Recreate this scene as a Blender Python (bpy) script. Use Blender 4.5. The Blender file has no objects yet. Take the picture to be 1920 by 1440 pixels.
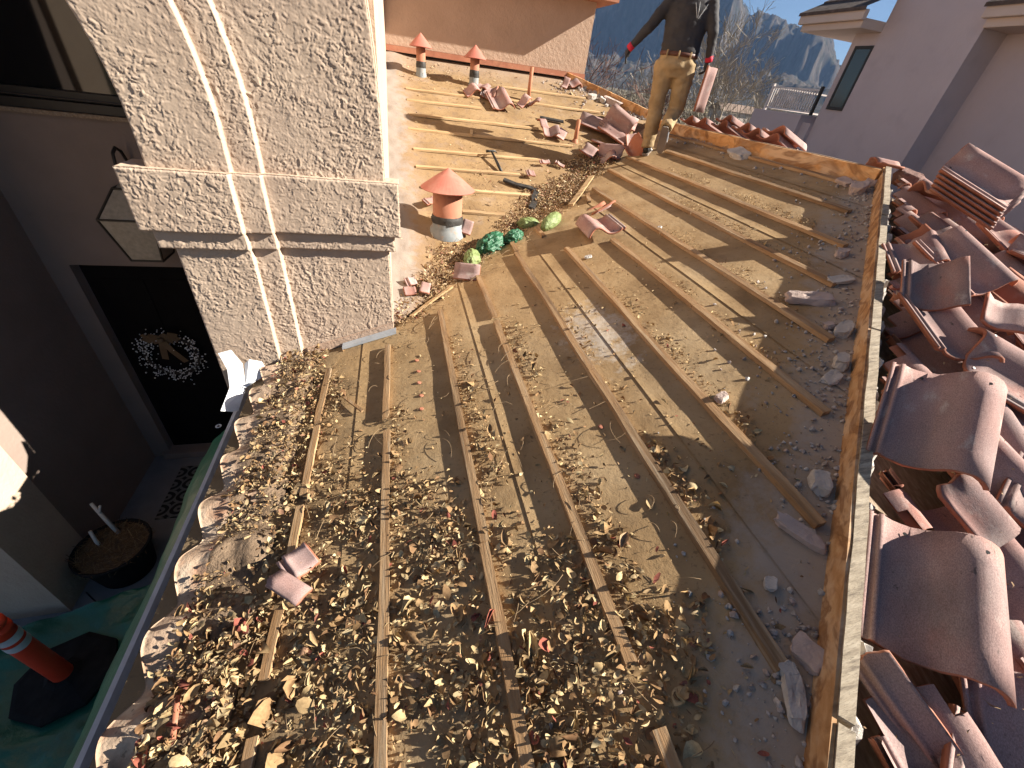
import bpy, bmesh, math, random
import numpy as np
from mathutils import Vector, Matrix, Euler, noise as mnoise
R = math.radians
S = 1 / 3                     # roof pitch 4:12
scn = bpy.context.scene
C = scn.collection

# ------------------------------------------------------------------ camera
cd = bpy.data.cameras.new('camera'); cam = bpy.data.objects.new('camera', cd); C.objects.link(cam)
cd.sensor_fit = 'HORIZONTAL'; cd.sensor_width = 36; cd.lens = 770 / 1920 * 36
cd.clip_start = .02; cd.clip_end = 30000
CR = ((.967805, -.044286, .247774), (-.223452, -.604282, .764796), (.115855, -.795539, -.594723))
cam.matrix_world = Matrix([(r[0], -r[1], -r[2], 0) for r in CR] + [(0, 0, 0, 1)])
scn.camera = cam
# ------------------------------------------------------------------ light
LD = Vector((-1, .25, -.60)).normalized()          # the way the sunlight travels
SUN_EL = math.asin(-LD.z); SUN_AZ = math.atan2(-LD.x, -LD.y)   # azimuth from +Y, clockwise
w = bpy.data.worlds.new('World'); scn.world = w; w.use_nodes = True
nt = w.node_tree; bg = nt.nodes['Background']
sk = nt.nodes.new('ShaderNodeTexSky'); sk.sky_type = 'NISHITA'; sk.sun_disc = False
sk.sun_elevation = SUN_EL; sk.sun_rotation = SUN_AZ; sk.altitude = 1800; sk.air_density = .8; sk.dust_density = .05; sk.ozone_density = 4.0
mx = nt.nodes.new('ShaderNodeMix'); mx.data_type = 'RGBA'; mx.blend_type = 'MULTIPLY'; mx.inputs[0].default_value = 1; mx.inputs[7].default_value = (.62, .565, .50, 1)
nt.links.new(sk.outputs[0], mx.inputs[6]); nt.links.new(mx.outputs[2], bg.inputs[0]); bg.inputs[1].default_value = .05
sl = bpy.data.lights.new('sun', 'SUN'); sl.energy = 5; sl.angle = R(.5); sl.color = (1, .93, .82)
so = bpy.data.objects.new('sun', sl); C.objects.link(so); so.rotation_euler = LD.to_track_quat('-Z', 'Y').to_euler()
vs = scn.view_settings; vs.view_transform = 'Standard'; vs.look = 'None'; vs.exposure = 1.72; vs.gamma = 1
scn.cycles.max_bounces = 6; scn.cycles.diffuse_bounces = 4; scn.cycles.volume_bounces = 0

# ------------------------------------------------------------------ helpers
def tag(o, label=None, cat=None, group=None, kind=None):
    if label: o['label'] = label
    if cat: o['category'] = cat
    if group: o['group'] = group
    if kind: o['kind'] = kind
    return o
def empty(name, loc=(0, 0, 0), label=None, cat=None, group=None, kind=None, rot=None):
    o = bpy.data.objects.new(name, None); C.objects.link(o); o.location = loc; o.empty_display_size = .1
    if rot is not None: o.rotation_euler = rot
    return tag(o, label, cat, group, kind)
def link(name, me, parent=None, world=True):
    o = bpy.data.objects.new(name, me); C.objects.link(o)
    if parent is not None: attach(o, parent, world)
    return o
def attach(o, parent, world=True):
    o.parent = parent
    if world: o.matrix_parent_inverse = (Matrix.Translation(parent.location) @ parent.rotation_euler.to_matrix().to_4x4()).inverted()
def npmesh(name, V, F, mats, smooth=False, mi=None):
    """V (n,3), F (m,k) arrays -> mesh"""
    V = np.asarray(V, np.float32); F = np.asarray(F, np.int32)
    me = bpy.data.meshes.new(name); n, k = F.shape
    me.vertices.add(len(V)); me.vertices.foreach_set('co', V.ravel())
    me.loops.add(n * k); me.loops.foreach_set('vertex_index', F.ravel())
    me.polygons.add(n); me.polygons.foreach_set('loop_start', np.arange(0, n * k, k, dtype=np.int32))
    for m in (mats if isinstance(mats, (list, tuple)) else [mats]): me.materials.append(m)
    if mi is not None: me.polygons.foreach_set('material_index', np.asarray(mi, np.int32))
    me.polygons.foreach_set('use_smooth', np.full(n, smooth, dtype=bool))
    me.update(calc_edges=True); me.validate()
    return me
class MB:
    """collects shapes into one mesh"""
    def __init__(s): s.v = []; s.f = []; s.m = []
    def add(s, v, f, m=0):
        b = len(s.v); s.v += [tuple(p) for p in v]; s.f += [tuple(i + b for i in q) for q in f]; s.m += [m] * len(f); return s
    def box(s, lo, hi, m=0, mat=None):
        x0, y0, z0 = lo; x1, y1, z1 = hi
        v = [Vector(p) for p in ((x0, y0, z0), (x1, y0, z0), (x1, y1, z0), (x0, y1, z0), (x0, y0, z1), (x1, y0, z1), (x1, y1, z1), (x0, y1, z1))]
        if mat is not None: v = [mat @ p for p in v]
        return s.add(v, ((0, 3, 2, 1), (4, 5, 6, 7), (0, 1, 5, 4), (1, 2, 6, 5), (2, 3, 7, 6), (3, 0, 4, 7)), m)
    def tube(s, pts, rad, seg=8, cap=True, m=0):
        pts = [Vector(p) for p in pts]; n = len(pts)
        rad = rad if isinstance(rad, (list, tuple)) else [rad] * n
        b = len(s.v); up = None
        for i, p in enumerate(pts):
            t = (pts[min(i + 1, n - 1)] - pts[max(i - 1, 0)]).normalized()
            if up is None: up = t.orthogonal().normalized()
            a = (up - t * up.dot(t)).normalized(); c = t.cross(a); up = a
            for k in range(seg):
                g = 2 * math.pi * k / seg
                s.v.append(tuple(p + (a * math.cos(g) + c * math.sin(g)) * rad[i]))
        for i in range(n - 1):
            for k in range(seg):
                q = (k + 1) % seg
                s.f.append((b + i * seg + k, b + i * seg + q, b + (i + 1) * seg + q, b + (i + 1) * seg + k)); s.m.append(m)
        if cap:
            s.f.append(tuple(b + k for k in reversed(range(seg)))); s.f.append(tuple(b + (n - 1) * seg + k for k in range(seg))); s.m += [m, m]
        return s
    def lathe(s, prof, seg=24, c=(0, 0, 0), m=0, wob=None):
        b = len(s.v)
        for r, z in prof:
            for k in range(seg):
                g = 2 * math.pi * k / seg; rr = r * (1 + (wob(g, z) if wob else 0))
                s.v.append((c[0] + rr * math.cos(g), c[1] + rr * math.sin(g), c[2] + z))
        for i in range(len(prof) - 1):
            for k in range(seg):
                q = (k + 1) % seg
                s.f.append((b + i * seg + k, b + i * seg + q, b + (i + 1) * seg + q, b + (i + 1) * seg + k)); s.m.append(m)
        return s
    def mesh(s, name, mats, smooth=False):
        me = bpy.data.meshes.new(name); me.from_pydata(s.v, [], s.f)
        for m in (mats if isinstance(mats, (list, tuple)) else [mats]): me.materials.append(m)
        me.polygons.foreach_set('material_index', s.m)
        me.polygons.foreach_set('use_smooth', [smooth] * len(me.polygons)); me.update(); return me
    def build(s, name, mats, parent=None, smooth=False, bevel=0, world=True):
        o = link(name, s.mesh(name, mats, smooth), parent, world)
        if bevel:
            bv = o.modifiers.new('bevel', 'BEVEL'); bv.width = bevel; bv.segments = 2; bv.limit_method = 'ANGLE'
        return o
near = lambda x, y=0: S * x - 1.6
far = lambda x, y: S * y - 2.59
hipz = lambda x, y: S * y - 1.297
rng = np.random.default_rng(7); random.seed(7)
def vnoise(P, seed=0):
    """3d value noise, vectorised, about -1..1"""
    P = np.asarray(P, float); I = np.floor(P).astype(np.int64); f = P - I; f = f * f * (3 - 2 * f)
    def h(ix, iy, iz):
        n = (ix * 374761393 + iy * 668265263 + iz * 2147483647 + seed * 1274126177) & 0xffffffff
        n = ((n ^ (n >> 13)) * 1274126177) & 0xffffffff; n = n ^ (n >> 16)
        return (n & 0xffff) / 32767.5 - 1
    r = 0
    for dx in (0, 1):
        for dy in (0, 1):
            for dz in (0, 1):
                wgt = (f[:, 0] if dx else 1 - f[:, 0]) * (f[:, 1] if dy else 1 - f[:, 1]) * (f[:, 2] if dz else 1 - f[:, 2])
                r = r + wgt * h(I[:, 0] + dx, I[:, 1] + dy, I[:, 2] + dz)
    return r
def fbm(P, o=4, seed=0):
    P = np.asarray(P, float); a = 1; r = 0; t = 0
    for i in range(o): r = r + a * vnoise(P * 2 ** i + 17.3 * i, seed + i); t += a; a *= .5
    return r / t
def sstep(a, b, x): t = np.clip((x - a) / (b - a), 0, 1); return t * t * (3 - 2 * t)

# ------------------------------------------------------------------ materials
def mat(name, cols, scale=6, detail=6, rough=.85, bump=None, stretch=(1, 1, 1), rot=0, spec=.3, dirt=None, fn=None, island=None, metal=0, rand=0, dist=0, coord='Object'):
    m = bpy.data.materials.new(name); m.use_nodes = True; n = m.node_tree; L = n.links
    b = n.nodes['Principled BSDF']; b.inputs['Roughness'].default_value = rough; b.inputs['Specular IOR Level'].default_value = spec; b.inputs['Metallic'].default_value = metal
    tc = n.nodes.new('ShaderNodeTexCoord'); mp = n.nodes.new('ShaderNodeMapping'); L.new(tc.outputs[coord], mp.inputs[0])
    mp.inputs['Scale'].default_value = stretch; mp.inputs['Rotation'].default_value = (0, 0, rot)
    vec = mp.outputs[0]
    if rand:
        o0 = n.nodes.new('ShaderNodeObjectInfo'); vm = n.nodes.new('ShaderNodeVectorMath'); vm.operation = 'MULTIPLY_ADD'; cm = n.nodes.new('ShaderNodeCombineXYZ')
        for q_ in range(3): L.new(o0.outputs['Random'], cm.inputs[q_])
        vm.inputs[1].default_value = (37, 23, 11); L.new(cm.outputs[0], vm.inputs[0]); L.new(vec, vm.inputs[2]); vec = vm.outputs[0]
    def noise(sc, det=5, ro=.55, v=None, di=0):
        t = n.nodes.new('ShaderNodeTexNoise'); t.inputs['Scale'].default_value = sc; t.inputs['Detail'].default_value = det; t.inputs['Roughness'].default_value = ro
        t.inputs['Distortion'].default_value = di; L.new(v or vec, t.inputs['Vector']); return t.outputs['Fac']
    def ramp(fac, stops):
        r = n.nodes.new('ShaderNodeValToRGB'); e = r.color_ramp.elements
        while len(e) < len(stops): e.new(.5)
        for i, (p, c) in enumerate(stops): e[i].position = p; e[i].color = (*c, 1) if len(c) == 3 else c
        L.new(fac, r.inputs[0]); return r.outputs[0]
    def mix(a, bb, fac, mode='MIX'):
        x = n.nodes.new('ShaderNodeMix'); x.data_type = 'RGBA'; x.blend_type = mode
        for s_, v_ in ((x.inputs[0], fac), (x.inputs[6], a), (x.inputs[7], bb)):
            if isinstance(v_, (int, float)): s_.default_value = v_
            elif isinstance(v_, (tuple, list)): s_.default_value = (*v_, 1)
            else: L.new(v_, s_)
        return x.outputs[2]
    def math_(op, a, bb=0, c=None):
        x = n.nodes.new('ShaderNodeMath'); x.operation = op
        for i, v_ in enumerate((a, bb) if c is None else (a, bb, c)):
            if isinstance(v_, (int, float)): x.inputs[i].default_value = v_
            else: L.new(v_, x.inputs[i])
        return x.outputs[0]
    if island:
        g = n.nodes.new('ShaderNodeNewGeometry'); col = ramp(g.outputs['Random Per Island'], island)
        col = mix(col, (.5, .5, .5), math_('MULTIPLY', noise(60, 3), .0)); 
        col = mix(col, ramp(noise(90, 4), [(.35, (.45, .42, .4)), (.65, (1, 1, 1))]), .55, 'MULTIPLY')
    else:
        col = ramp(noise(scale, detail, di=dist), cols)
    if dirt: # (colour, scale, lo, hi, amount)
        for dc, ds, lo, hi, am in dirt:
            col = mix(col, dc, math_('MULTIPLY', ramp(noise(ds, 6, .6), [(lo, (0, 0, 0)), (hi, (1, 1, 1))]), am))
    if rand:
        oi = n.nodes.new('ShaderNodeObjectInfo'); v_ = math_('MULTIPLY_ADD', oi.outputs['Random'], rand, 1 - rand / 2)
        col = mix(col, v_, 1.0, 'MULTIPLY')
    ctx = dict(n=n, L=L, b=b, vec=vec, tc=tc, noise=noise, ramp=ramp, mix=mix, math=math_)
    if fn: col = fn(ctx, col)
    L.new(col, b.inputs['Base Color'])
    if bump:
        hs = 0; first = None
        for sc, st, di in bump:
            bp = n.nodes.new('ShaderNodeBump'); bp.inputs['Strength'].default_value = st; bp.inputs['Distance'].default_value = di
            L.new(noise(sc, 6, .6), bp.inputs['Height'])
            if first: L.new(first, bp.inputs['Normal'])
            first = bp.outputs[0]
        L.new(first, b.inputs['Normal'])
    return m
def plain(name, c, rough=.6, spec=.4, metal=0, rand=.0):
    return mat(name, [(.3, tuple(v * .8 for v in c)), (.7, tuple(min(1, v * 1.15) for v in c))], 9, 5, rough, [(60, .15, .002)], spec=spec, metal=metal, rand=rand)

def felt_fn(c, col):
    n, L = c['n'], c['L']; sp = n.nodes.new('ShaderNodeSeparateXYZ'); L.new(c['tc'].outputs['Object'], sp.inputs[0]); X, Y = sp.outputs[0], sp.outputs[1]
    m = c['math']
    # mortar dust along the hip board: distance from the hip, broken by noise
    d = m('SUBTRACT', m('SUBTRACT', X, Y), .91)
    f = m('ADD', m('MULTIPLY', d, 1.35), m('MULTIPLY', c['noise'](3.2, 8, .7), 1.9))
    dust = c['ramp'](f, [(.36, (0, 0, 0)), (.74, (1, 1, 1))])
    col = c['mix'](col, (.37, .318, .268), m('MULTIPLY', dust, .8))
    # along the ridge board too
    f = m('ADD', m('MULTIPLY', m('SUBTRACT', X, 3.75), 1.3), m('MULTIPLY', c['noise'](4.1, 7, .65), 1.3))
    col = c['mix'](col, (.40, .36, .32), m('MULTIPLY', c['ramp'](f, [(.35, (0, 0, 0)), (.75, (1, 1, 1))]), .6))
    # one pale splash of dust
    r2 = m('ADD', m('POWER', m('MULTIPLY', m('SUBTRACT', X, 1.17), 3.6), 2), m('POWER', m('MULTIPLY', m('SUBTRACT', Y, 2.05), 2.2), 2))
    f = m('ADD', m('SUBTRACT', 1, r2), m('MULTIPLY', m('SUBTRACT', c['noise'](13, 10, .75), .5), 4.2))
    col = c['mix'](col, (.56, .52, .47), m('MULTIPLY', c['ramp'](f, [(.35, (0, 0, 0)), (1.0, (1, 1, 1))]), .5))
    # mud-dark strip along the eave
    f = m('ADD', m('MULTIPLY', m('SUBTRACT', -.25, X), 1.2), c['noise'](5, 6))
    col = c['mix'](col, (.13, .095, .06), m('MULTIPLY', c['ramp'](f, [(.55, (0, 0, 0)), (1, (1, 1, 1))]), .7))
    return col
FELT = [(.25, (.25, .158, .076)), (.5, (.355, .236, .12)), (.75, (.44, .308, .168))]
M = {}
M['felt'] = mat('felt', FELT, 2.2, 9, .85, [(2.5, .7, .02), (9, .35, .006), (32, .4, .004), (170, .6, .002)], spec=.15, fn=felt_fn,
                dirt=[((.13, .085, .045), 45, .58, .70, .6), ((.47, .37, .24), 1.3, .48, .72, .45), ((.16, .10, .05), 3.3, .52, .72, .55), ((.10, .07, .045), 120, .66, .70, .6)])
def far_fn(c, col):
    n, L = c['n'], c['L']; sp = n.nodes.new('ShaderNodeSeparateXYZ'); L.new(c['tc'].outputs['Object'], sp.inputs[0]); X, Y = sp.outputs[0], sp.outputs[1]; m = c['math']
    f = m('ADD', m('MULTIPLY', m('SUBTRACT', .35, X), 1.3), m('MULTIPLY', c['noise'](4.5, 8, .7), 1.0))
    col = c['mix'](col, (.25, .175, .12), m('MULTIPLY', c['ramp'](f, [(.45, (0, 0, 0)), (.9, (1, 1, 1))]), .8))
    f = m('ADD', m('MULTIPLY', m('SUBTRACT', .18, X), 2.2), m('MULTIPLY', c['noise'](9, 8, .7), 1.2))
    col = c['mix'](col, (.27, .235, .205), m('MULTIPLY', c['ramp'](f, [(.62, (0, 0, 0)), (.95, (1, 1, 1))]), .8))
    f = m('ADD', m('MULTIPLY', m('SUBTRACT', Y, 7.4), .9), m('MULTIPLY', c['noise'](5, 8, .7), 1.0))
    col = c['mix'](col, (.27, .20, .15), m('MULTIPLY', c['ramp'](f, [(.45, (0, 0, 0)), (1.0, (1, 1, 1))]), .7))
    d = m('SUBTRACT', m('SUBTRACT', Y, X), 2.97)           # damp dirt in the valley
    f = m('ADD', m('MULTIPLY', m('SUBTRACT', .2, d), 1.3), m('MULTIPLY', c['noise'](5, 8, .7), .9))
    col = c['mix'](col, (.24, .15, .085), m('MULTIPLY', c['ramp'](f, [(.45, (0, 0, 0)), (.95, (1, 1, 1))]), .6))
    return col
M['felt_far'] = mat('felt_far', [(.25, (.185, .115, .055)), (.5, (.255, .165, .08)), (.75, (.31, .21, .11))], 3, 9, .95, [(4, .5, .02), (22, .5, .008), (120, .4, .002)], fn=far_fn, dirt=[((.13, .08, .045), 9, .52, .7, .7), ((.34, .25, .17), 4.5, .52, .7, .5), ((.10, .06, .035), 45, .58, .68, .7)])
WOODC = [(.2, (.24, .13, .055)), (.45, (.36, .21, .10)), (.7, (.47, .32, .18))]
M['wood_y'] = mat('wood_y', WOODC, 3, 8, .8, [(14, .6, .004)], stretch=(14, .9, 14), dirt=[((.11, .07, .04), .8, .46, .64, .75), ((.46, .38, .27), 2.2, .55, .7, .5), ((.10, .07, .05), 30, .6, .66, .5)])
M['wood_x'] = mat('wood_x', [(.2, (.25, .15, .07)), (.45, (.40, .26, .13)), (.7, (.54, .39, .22))], 3, 8, .8, [(14, .6, .004)], stretch=(.9, 14, 14), dirt=[((.15, .09, .05), .8, .5, .66, .6)])
def ply_fn(c, col):   # old water stains and knots
    m = c['math']; wv = c['n'].nodes.new('ShaderNodeTexNoise'); wv.inputs['Scale'].default_value = .8; wv.inputs['Detail'].default_value = 3; wv.inputs['Distortion'].default_value = 1.5; c['L'].new(c['vec'], wv.inputs[0])
    col = c['mix'](col, (.16, .06, .02), m('MULTIPLY', c['ramp'](wv.outputs['Fac'], [(.50, (0, 0, 0)), (.60, (1, 1, 1)), (.78, (.3, .3, .3))]), .65))
    return col
PLY = [(.25, (.42, .19, .06)), (.5, (.62, .32, .12)), (.72, (.72, .45, .22))]
M['ply_hip'] = mat('ply_hip', [(.25, (.33, .165, .065)), (.5, (.50, .28, .125)), (.72, (.60, .40, .22))], 1.6, 8, .65, [(9, .5, .003)], rot=R(45), stretch=(2.2, 12, 12), fn=ply_fn, dist=.8, dirt=[((.60, .43, .28), .7, .48, .62, .7)])
M['ply_ridge'] = mat('ply_ridge', PLY, 1.3, 8, .65, [(9, .5, .003)], stretch=(10, 3.0, 7), fn=ply_fn, dist=1.6, dirt=[((.66, .5, .34), .7, .5, .6, .6)])
M['grey_wood'] = mat('grey_wood', [(.2, (.17, .135, .095)), (.5, (.36, .295, .215)), (.75, (.48, .41, .31))], 2.5, 9, .85, [(10, .7, .004)], rot=R(45), stretch=(1.2, 26, 26), dirt=[((.13, .10, .075), 3, .52, .66, .8), ((.10, .08, .06), 14, .6, .66, .6)])
M['grey_wood_y'] = mat('grey_wood_y', [(.2, (.16, .11, .075)), (.5, (.30, .22, .15)), (.75, (.45, .36, .27))], 2.5, 9, .85, [(10, .7, .004)], stretch=(26, 1.2, 26))
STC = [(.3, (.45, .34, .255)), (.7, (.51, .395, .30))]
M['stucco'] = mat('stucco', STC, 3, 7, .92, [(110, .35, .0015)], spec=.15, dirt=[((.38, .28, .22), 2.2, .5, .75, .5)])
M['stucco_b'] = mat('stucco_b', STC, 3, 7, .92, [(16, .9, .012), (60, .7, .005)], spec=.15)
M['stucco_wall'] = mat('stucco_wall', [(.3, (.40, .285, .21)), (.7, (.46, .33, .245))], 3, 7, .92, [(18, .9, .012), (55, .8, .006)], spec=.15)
M['stucco_shade'] = mat('stucco_shade', [(.3, (.24, .185, .155)), (.7, (.28, .215, .18))], 3, 7, .95, [(30, .7, .006)], spec=.1)  # same stucco darkened, so the porch shade is painted into its colour
M['neigh'] = mat('neigh', [(.3, (.55, .475, .48)), (.7, (.60, .52, .52))], 1.5, 6, .95, [(25, .5, .006)], spec=.1, dirt=[((.49, .43, .44), .5, .45, .7, .5), ((.38, .32, .33), 2.5, .55, .8, .35)])
M['cream'] = mat('cream', [(.3, (.62, .50, .42)), (.7, (.66, .54, .46))], 3, 4, .7)
M['shingle'] = mat('shingle', [(.3, (.07, .05, .04)), (.7, (.16, .12, .10))], 8, 8, .9, [(20, .8, .01)])
M['terracotta'] = mat('terracotta', [(.3, (.33, .135, .08)), (.7, (.40, .175, .105))], 5, 6, .8, [(14, .5, .006), (60, .3, .002)], spec=.35, dirt=[((.48, .26, .15), 3, .5, .7, .5), ((.22, .09, .055), 7, .56, .7, .6), ((.5, .36, .27), 16, .62, .7, .4)])
M['terracotta_cap'] = mat('terracotta_cap', [(.3, (.40, .135, .10)), (.7, (.46, .17, .125))], 4, 5, .7, spec=.25, dirt=[((.5, .27, .2), 5, .5, .7, .5), ((.25, .09, .06), 12, .6, .72, .5)])
M['galv'] = mat('galv', [(.3, (.17, .19, .195)), (.7, (.26, .275, .275))], 12, 6, .6, dirt=[((.03, .027, .025), 7, .62, .66, .9), ((.32, .2, .12), 18, .55, .7, .6)])
M['tar'] = mat('tar', [(.3, (.02, .018, .016)), (.7, (.05, .045, .04))], 20, 5, .6, [(30, .8, .006)])
M['rustpipe'] = mat('rustpipe', [(.3, (.33, .13, .07)), (.7, (.45, .20, .11))], 14, 6, .75)
M['black'] = plain('black', (.012, .011, .011), .5)
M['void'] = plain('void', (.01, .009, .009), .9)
M['door'] = mat('door', [(.3, (.006, .005, .005)), (.7, (.009, .008, .008))], 3, 4, .75, spec=.08)
M['bronze'] = plain('bronze', (.03, .025, .02), .45)
def glassm(name, c, rough=.05):
    m = bpy.data.materials.new(name); m.use_nodes = True; b = m.node_tree.nodes['Principled BSDF']; b.inputs['Base Color'].default_value = (*c, 1); b.inputs['Roughness'].default_value = rough
    b.inputs['Specular IOR Level'].default_value = .5; return m
M['glass_dark'] = glassm('glass_dark', (.008, .008, .009))
M['glass_n'] = glassm('glass_n', (.06, .08, .075), .08)
M['lampglass'] = mat('lampglass', [(.3, (.22, .195, .155)), (.7, (.32, .28, .225))], 30, 4, .3, [(90, .6, .002)])
def tile_fn(c, col):
    m = c['math']
    col = c['mix'](col, c['ramp'](c['noise'](420, 2), [(.3, (.62, .6, .6)), (.7, (1.25, 1.25, 1.25))]), .8, 'MULTIPLY')
    return col
M['tile'] = mat('tile', [(.25, (.27, .155, .138)), (.5, (.36, .23, .205)), (.75, (.44, .305, .28))], 5, 7, .95, [(260, .5, .0012), (40, .35, .003)], spec=.08, fn=tile_fn, rand=.3, stretch=(1, .5, 1),
                dirt=[((.17, .165, .165), 2.6, .48, .68, .65), ((.47, .37, .33), 4.2, .52, .72, .6), ((.40, .15, .105), 3.1, .58, .7, .55), ((.52, .46, .41), 11, .60, .68, .55), ((.07, .06, .055), 26, .66, .70, .7)])
M['clay'] = mat('clay', [(.25, (.27, .095, .055)), (.7, (.38, .15, .09))], 8, 7, .85, [(60, .5, .003)], rand=.2, dirt=[((.42, .30, .24), 7, .55, .72, .6)])
M['oldtile'] = mat('oldtile', [(.2, (.30, .18, .11)), (.5, (.46, .33, .23)), (.8, (.60, .50, .38))], 8, 8, .95, [(30, .8, .008), (110, .7, .003)], dirt=[((.33, .15, .085), 9, .50, .66, .7), ((.13, .095, .065), 6, .52, .68, .75), ((.09, .065, .045), 40, .6, .68, .6)])
M['mortar'] = mat('mortar', [(.25, (.33, .30, .27)), (.5, (.48, .44, .40)), (.75, (.62, .58, .53))], 9, 8, .95, [(16, .9, .012), (70, .9, .005)])
M['mortar_pink'] = mat('mortar_pink', [(.25, (.36, .27, .23)), (.7, (.53, .42, .37))], 9, 8, .95, [(20, .9, .008), (90, .8, .003)])
M['darkmortar'] = mat('darkmortar', [(.25, (.10, .05, .042)), (.7, (.20, .11, .09))], 12, 8, .95, [(22, 1, .01), (90, .8, .003)])
M['mud'] = mat('mud', [(.25, (.12, .08, .05)), (.7, (.27, .19, .125))], 9, 8, .95, [(22, 1, .015), (80, .9, .005)])
M['leaf'] = mat('leaf', None, island=[(0, (.60, .47, .26)), (.16, (.45, .32, .165)), (.34, (.30, .18, .09)), (.46, (.64, .51, .30)), (.58, (.36, .225, .11)), (.72, (.20, .11, .06)), (.84, (.40, .26, .13)), (.94, (.58, .46, .27)), (.975, (.25, .08, .06)), (1, (.38, .13, .09))], rough=.95, spec=.08)
M['crumb'] = mat('crumb', None, island=[(0, (.42, .28, .13)), (.3, (.28, .16, .075)), (.5, (.55, .40, .20)), (.7, (.19, .10, .05)), (.85, (.50, .36, .19)), (1, (.62, .48, .27))], rough=.8)
M['valley_crumb'] = mat('valley_crumb', None, island=[(0, (.30, .17, .085)), (.25, (.17, .09, .05)), (.42, (.48, .33, .18)), (.58, (.09, .05, .032)), (.7, (.36, .17, .11)), (.8, (.54, .40, .24)), (1, (.62, .50, .33))], rough=.85)
M['rubble'] = mat('rubble', None, island=[(0, (.40, .37, .34)), (.4, (.52, .48, .44)), (.6, (.33, .29, .26)), (.8, (.46, .36, .31)), (1, (.6, .57, .53))], rough=.95)
M['twig'] = mat('twig', [(.3, (.20, .13, .07)), (.7, (.36, .25, .14))], 20, 4, .8)
M['gutter'] = plain('gutter', (.62, .62, .64), .45)
M['white_metal'] = plain('white_metal', (.78, .79, .80), .4)
M['flash'] = plain('flash', (.40, .42, .44), .5)
M['tarp'] = mat('tarp', [(.3, (.010, .105, .062)), (.7, (.018, .155, .095))], 4, 5, .38, [(9, .6, .02), (40, .4, .004)], spec=.6)
M['orange'] = mat('orange', [(.3, (.72, .05, .02)), (.7, (.82, .075, .03))], 5, 4, .4, spec=.4)
M['silver'] = plain('silver', (.60, .62, .66), .35)
M['rubber'] = mat('rubber', [(.3, (.012, .011, .011)), (.7, (.022, .02, .02))], 12, 5, .9, spec=.12)
M['concrete'] = mat('concrete', [(.3, (.22, .21, .21)), (.7, (.28, .27, .265))], 5, 7, .9, [(50, .4, .003)])
M['straw'] = mat('straw', None, island=[(0, (.20, .13, .065)), (.5, (.12, .07, .035)), (1, (.30, .21, .11))], rough=.85)
M['barkgrey'] = mat('barkgrey', [(.3, (.24, .20, .155)), (.7, (.40, .34, .27))], 12, 5, .9)
M['barkred'] = mat('barkred', [(.3, (.17, .085, .065)), (.7, (.30, .17, .13))], 12, 5, .9)
M['palestem'] = mat('palestem', [(.3, (.55, .52, .47)), (.7, (.68, .65, .60))], 20, 4, .8)
M['lgreen'] = mat('lgreen', [(.3, (.14, .185, .06)), (.7, (.21, .255, .10))], 8, 6, .55, [(14, .9, .015), (40, .6, .005)], spec=.35)
M['dgreen'] = mat('dgreen', [(.3, (.016, .085, .04)), (.7, (.03, .135, .065))], 8, 5, .45, [(11, 1, .02), (34, .6, .006)], spec=.45)
M['shirt'] = mat('shirt', [(.3, (.032, .030, .033)), (.7, (.05, .047, .051))], 6, 5, .75, [(14, .5, .012), (200, .2, .001)], spec=.25)
M['khaki'] = mat('khaki', [(.25, (.24, .165, .085)), (.7, (.40, .29, .16))], 5, 7, .9, [(9, .7, .02), (60, .3, .003)], dirt=[((.17, .11, .06), 4, .52, .7, .5)])
M['leather'] = plain('leather', (.10, .035, .02), .5)
M['skin'] = plain('skin', (.42, .25, .17), .55)
M['hair'] = plain('hair', (.03, .02, .015), .6)
M['glove'] = plain('glove', (.018, .018, .02), .6)
M['redcuff'] = plain('redcuff', (.55, .02, .05), .7)
M['sole'] = plain('sole', (.20, .16, .13), .85)
M['shoewhite'] = plain('shoewhite', (.5, .5, .5), .6)
M['ground'] = mat('ground', [(.3, (.075, .06, .04)), (.55, (.11, .09, .06)), (.8, (.06, .056, .036))], .05, 9, .95, dirt=[((.26, .21, .11), .02, .54, .62, .6)])
M['earth'] = mat('earth', [(.3, (.10, .065, .045)), (.7, (.2, .14, .1))], 12, 7, .95, [(40, .8, .02)])
M['scrub'] = mat('scrub', None, island=[(0, (.15, .125, .085)), (.4, (.10, .085, .055)), (.6, (.20, .165, .115)), (.8, (.075, .075, .045)), (1, (.24, .20, .14))], rough=.95)
M['juniper'] = mat('juniper', None, island=[(0, (.05, .07, .035)), (.5, (.08, .10, .05)), (1, (.12, .13, .07))], rough=.9)
M['mountain'] = mat('mountain', [(.3, (.032, .030, .026)), (.5, (.055, .046, .038)), (.7, (.085, .070, .058))], .004, 12, 1, spec=0, stretch=(1, 1, .45),
                    dirt=[((.12, .10, .085), .013, .56, .64, .6), ((.026, .03, .022), .018, .48, .62, .7)])
M['distant_wall'] = plain('distant_wall', (.55, .48, .42), .9)
M['distant_roof'] = plain('distant_roof', (.2, .14, .11), .9)
M['rail'] = plain('rail', (.70, .64, .60), .5)
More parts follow.
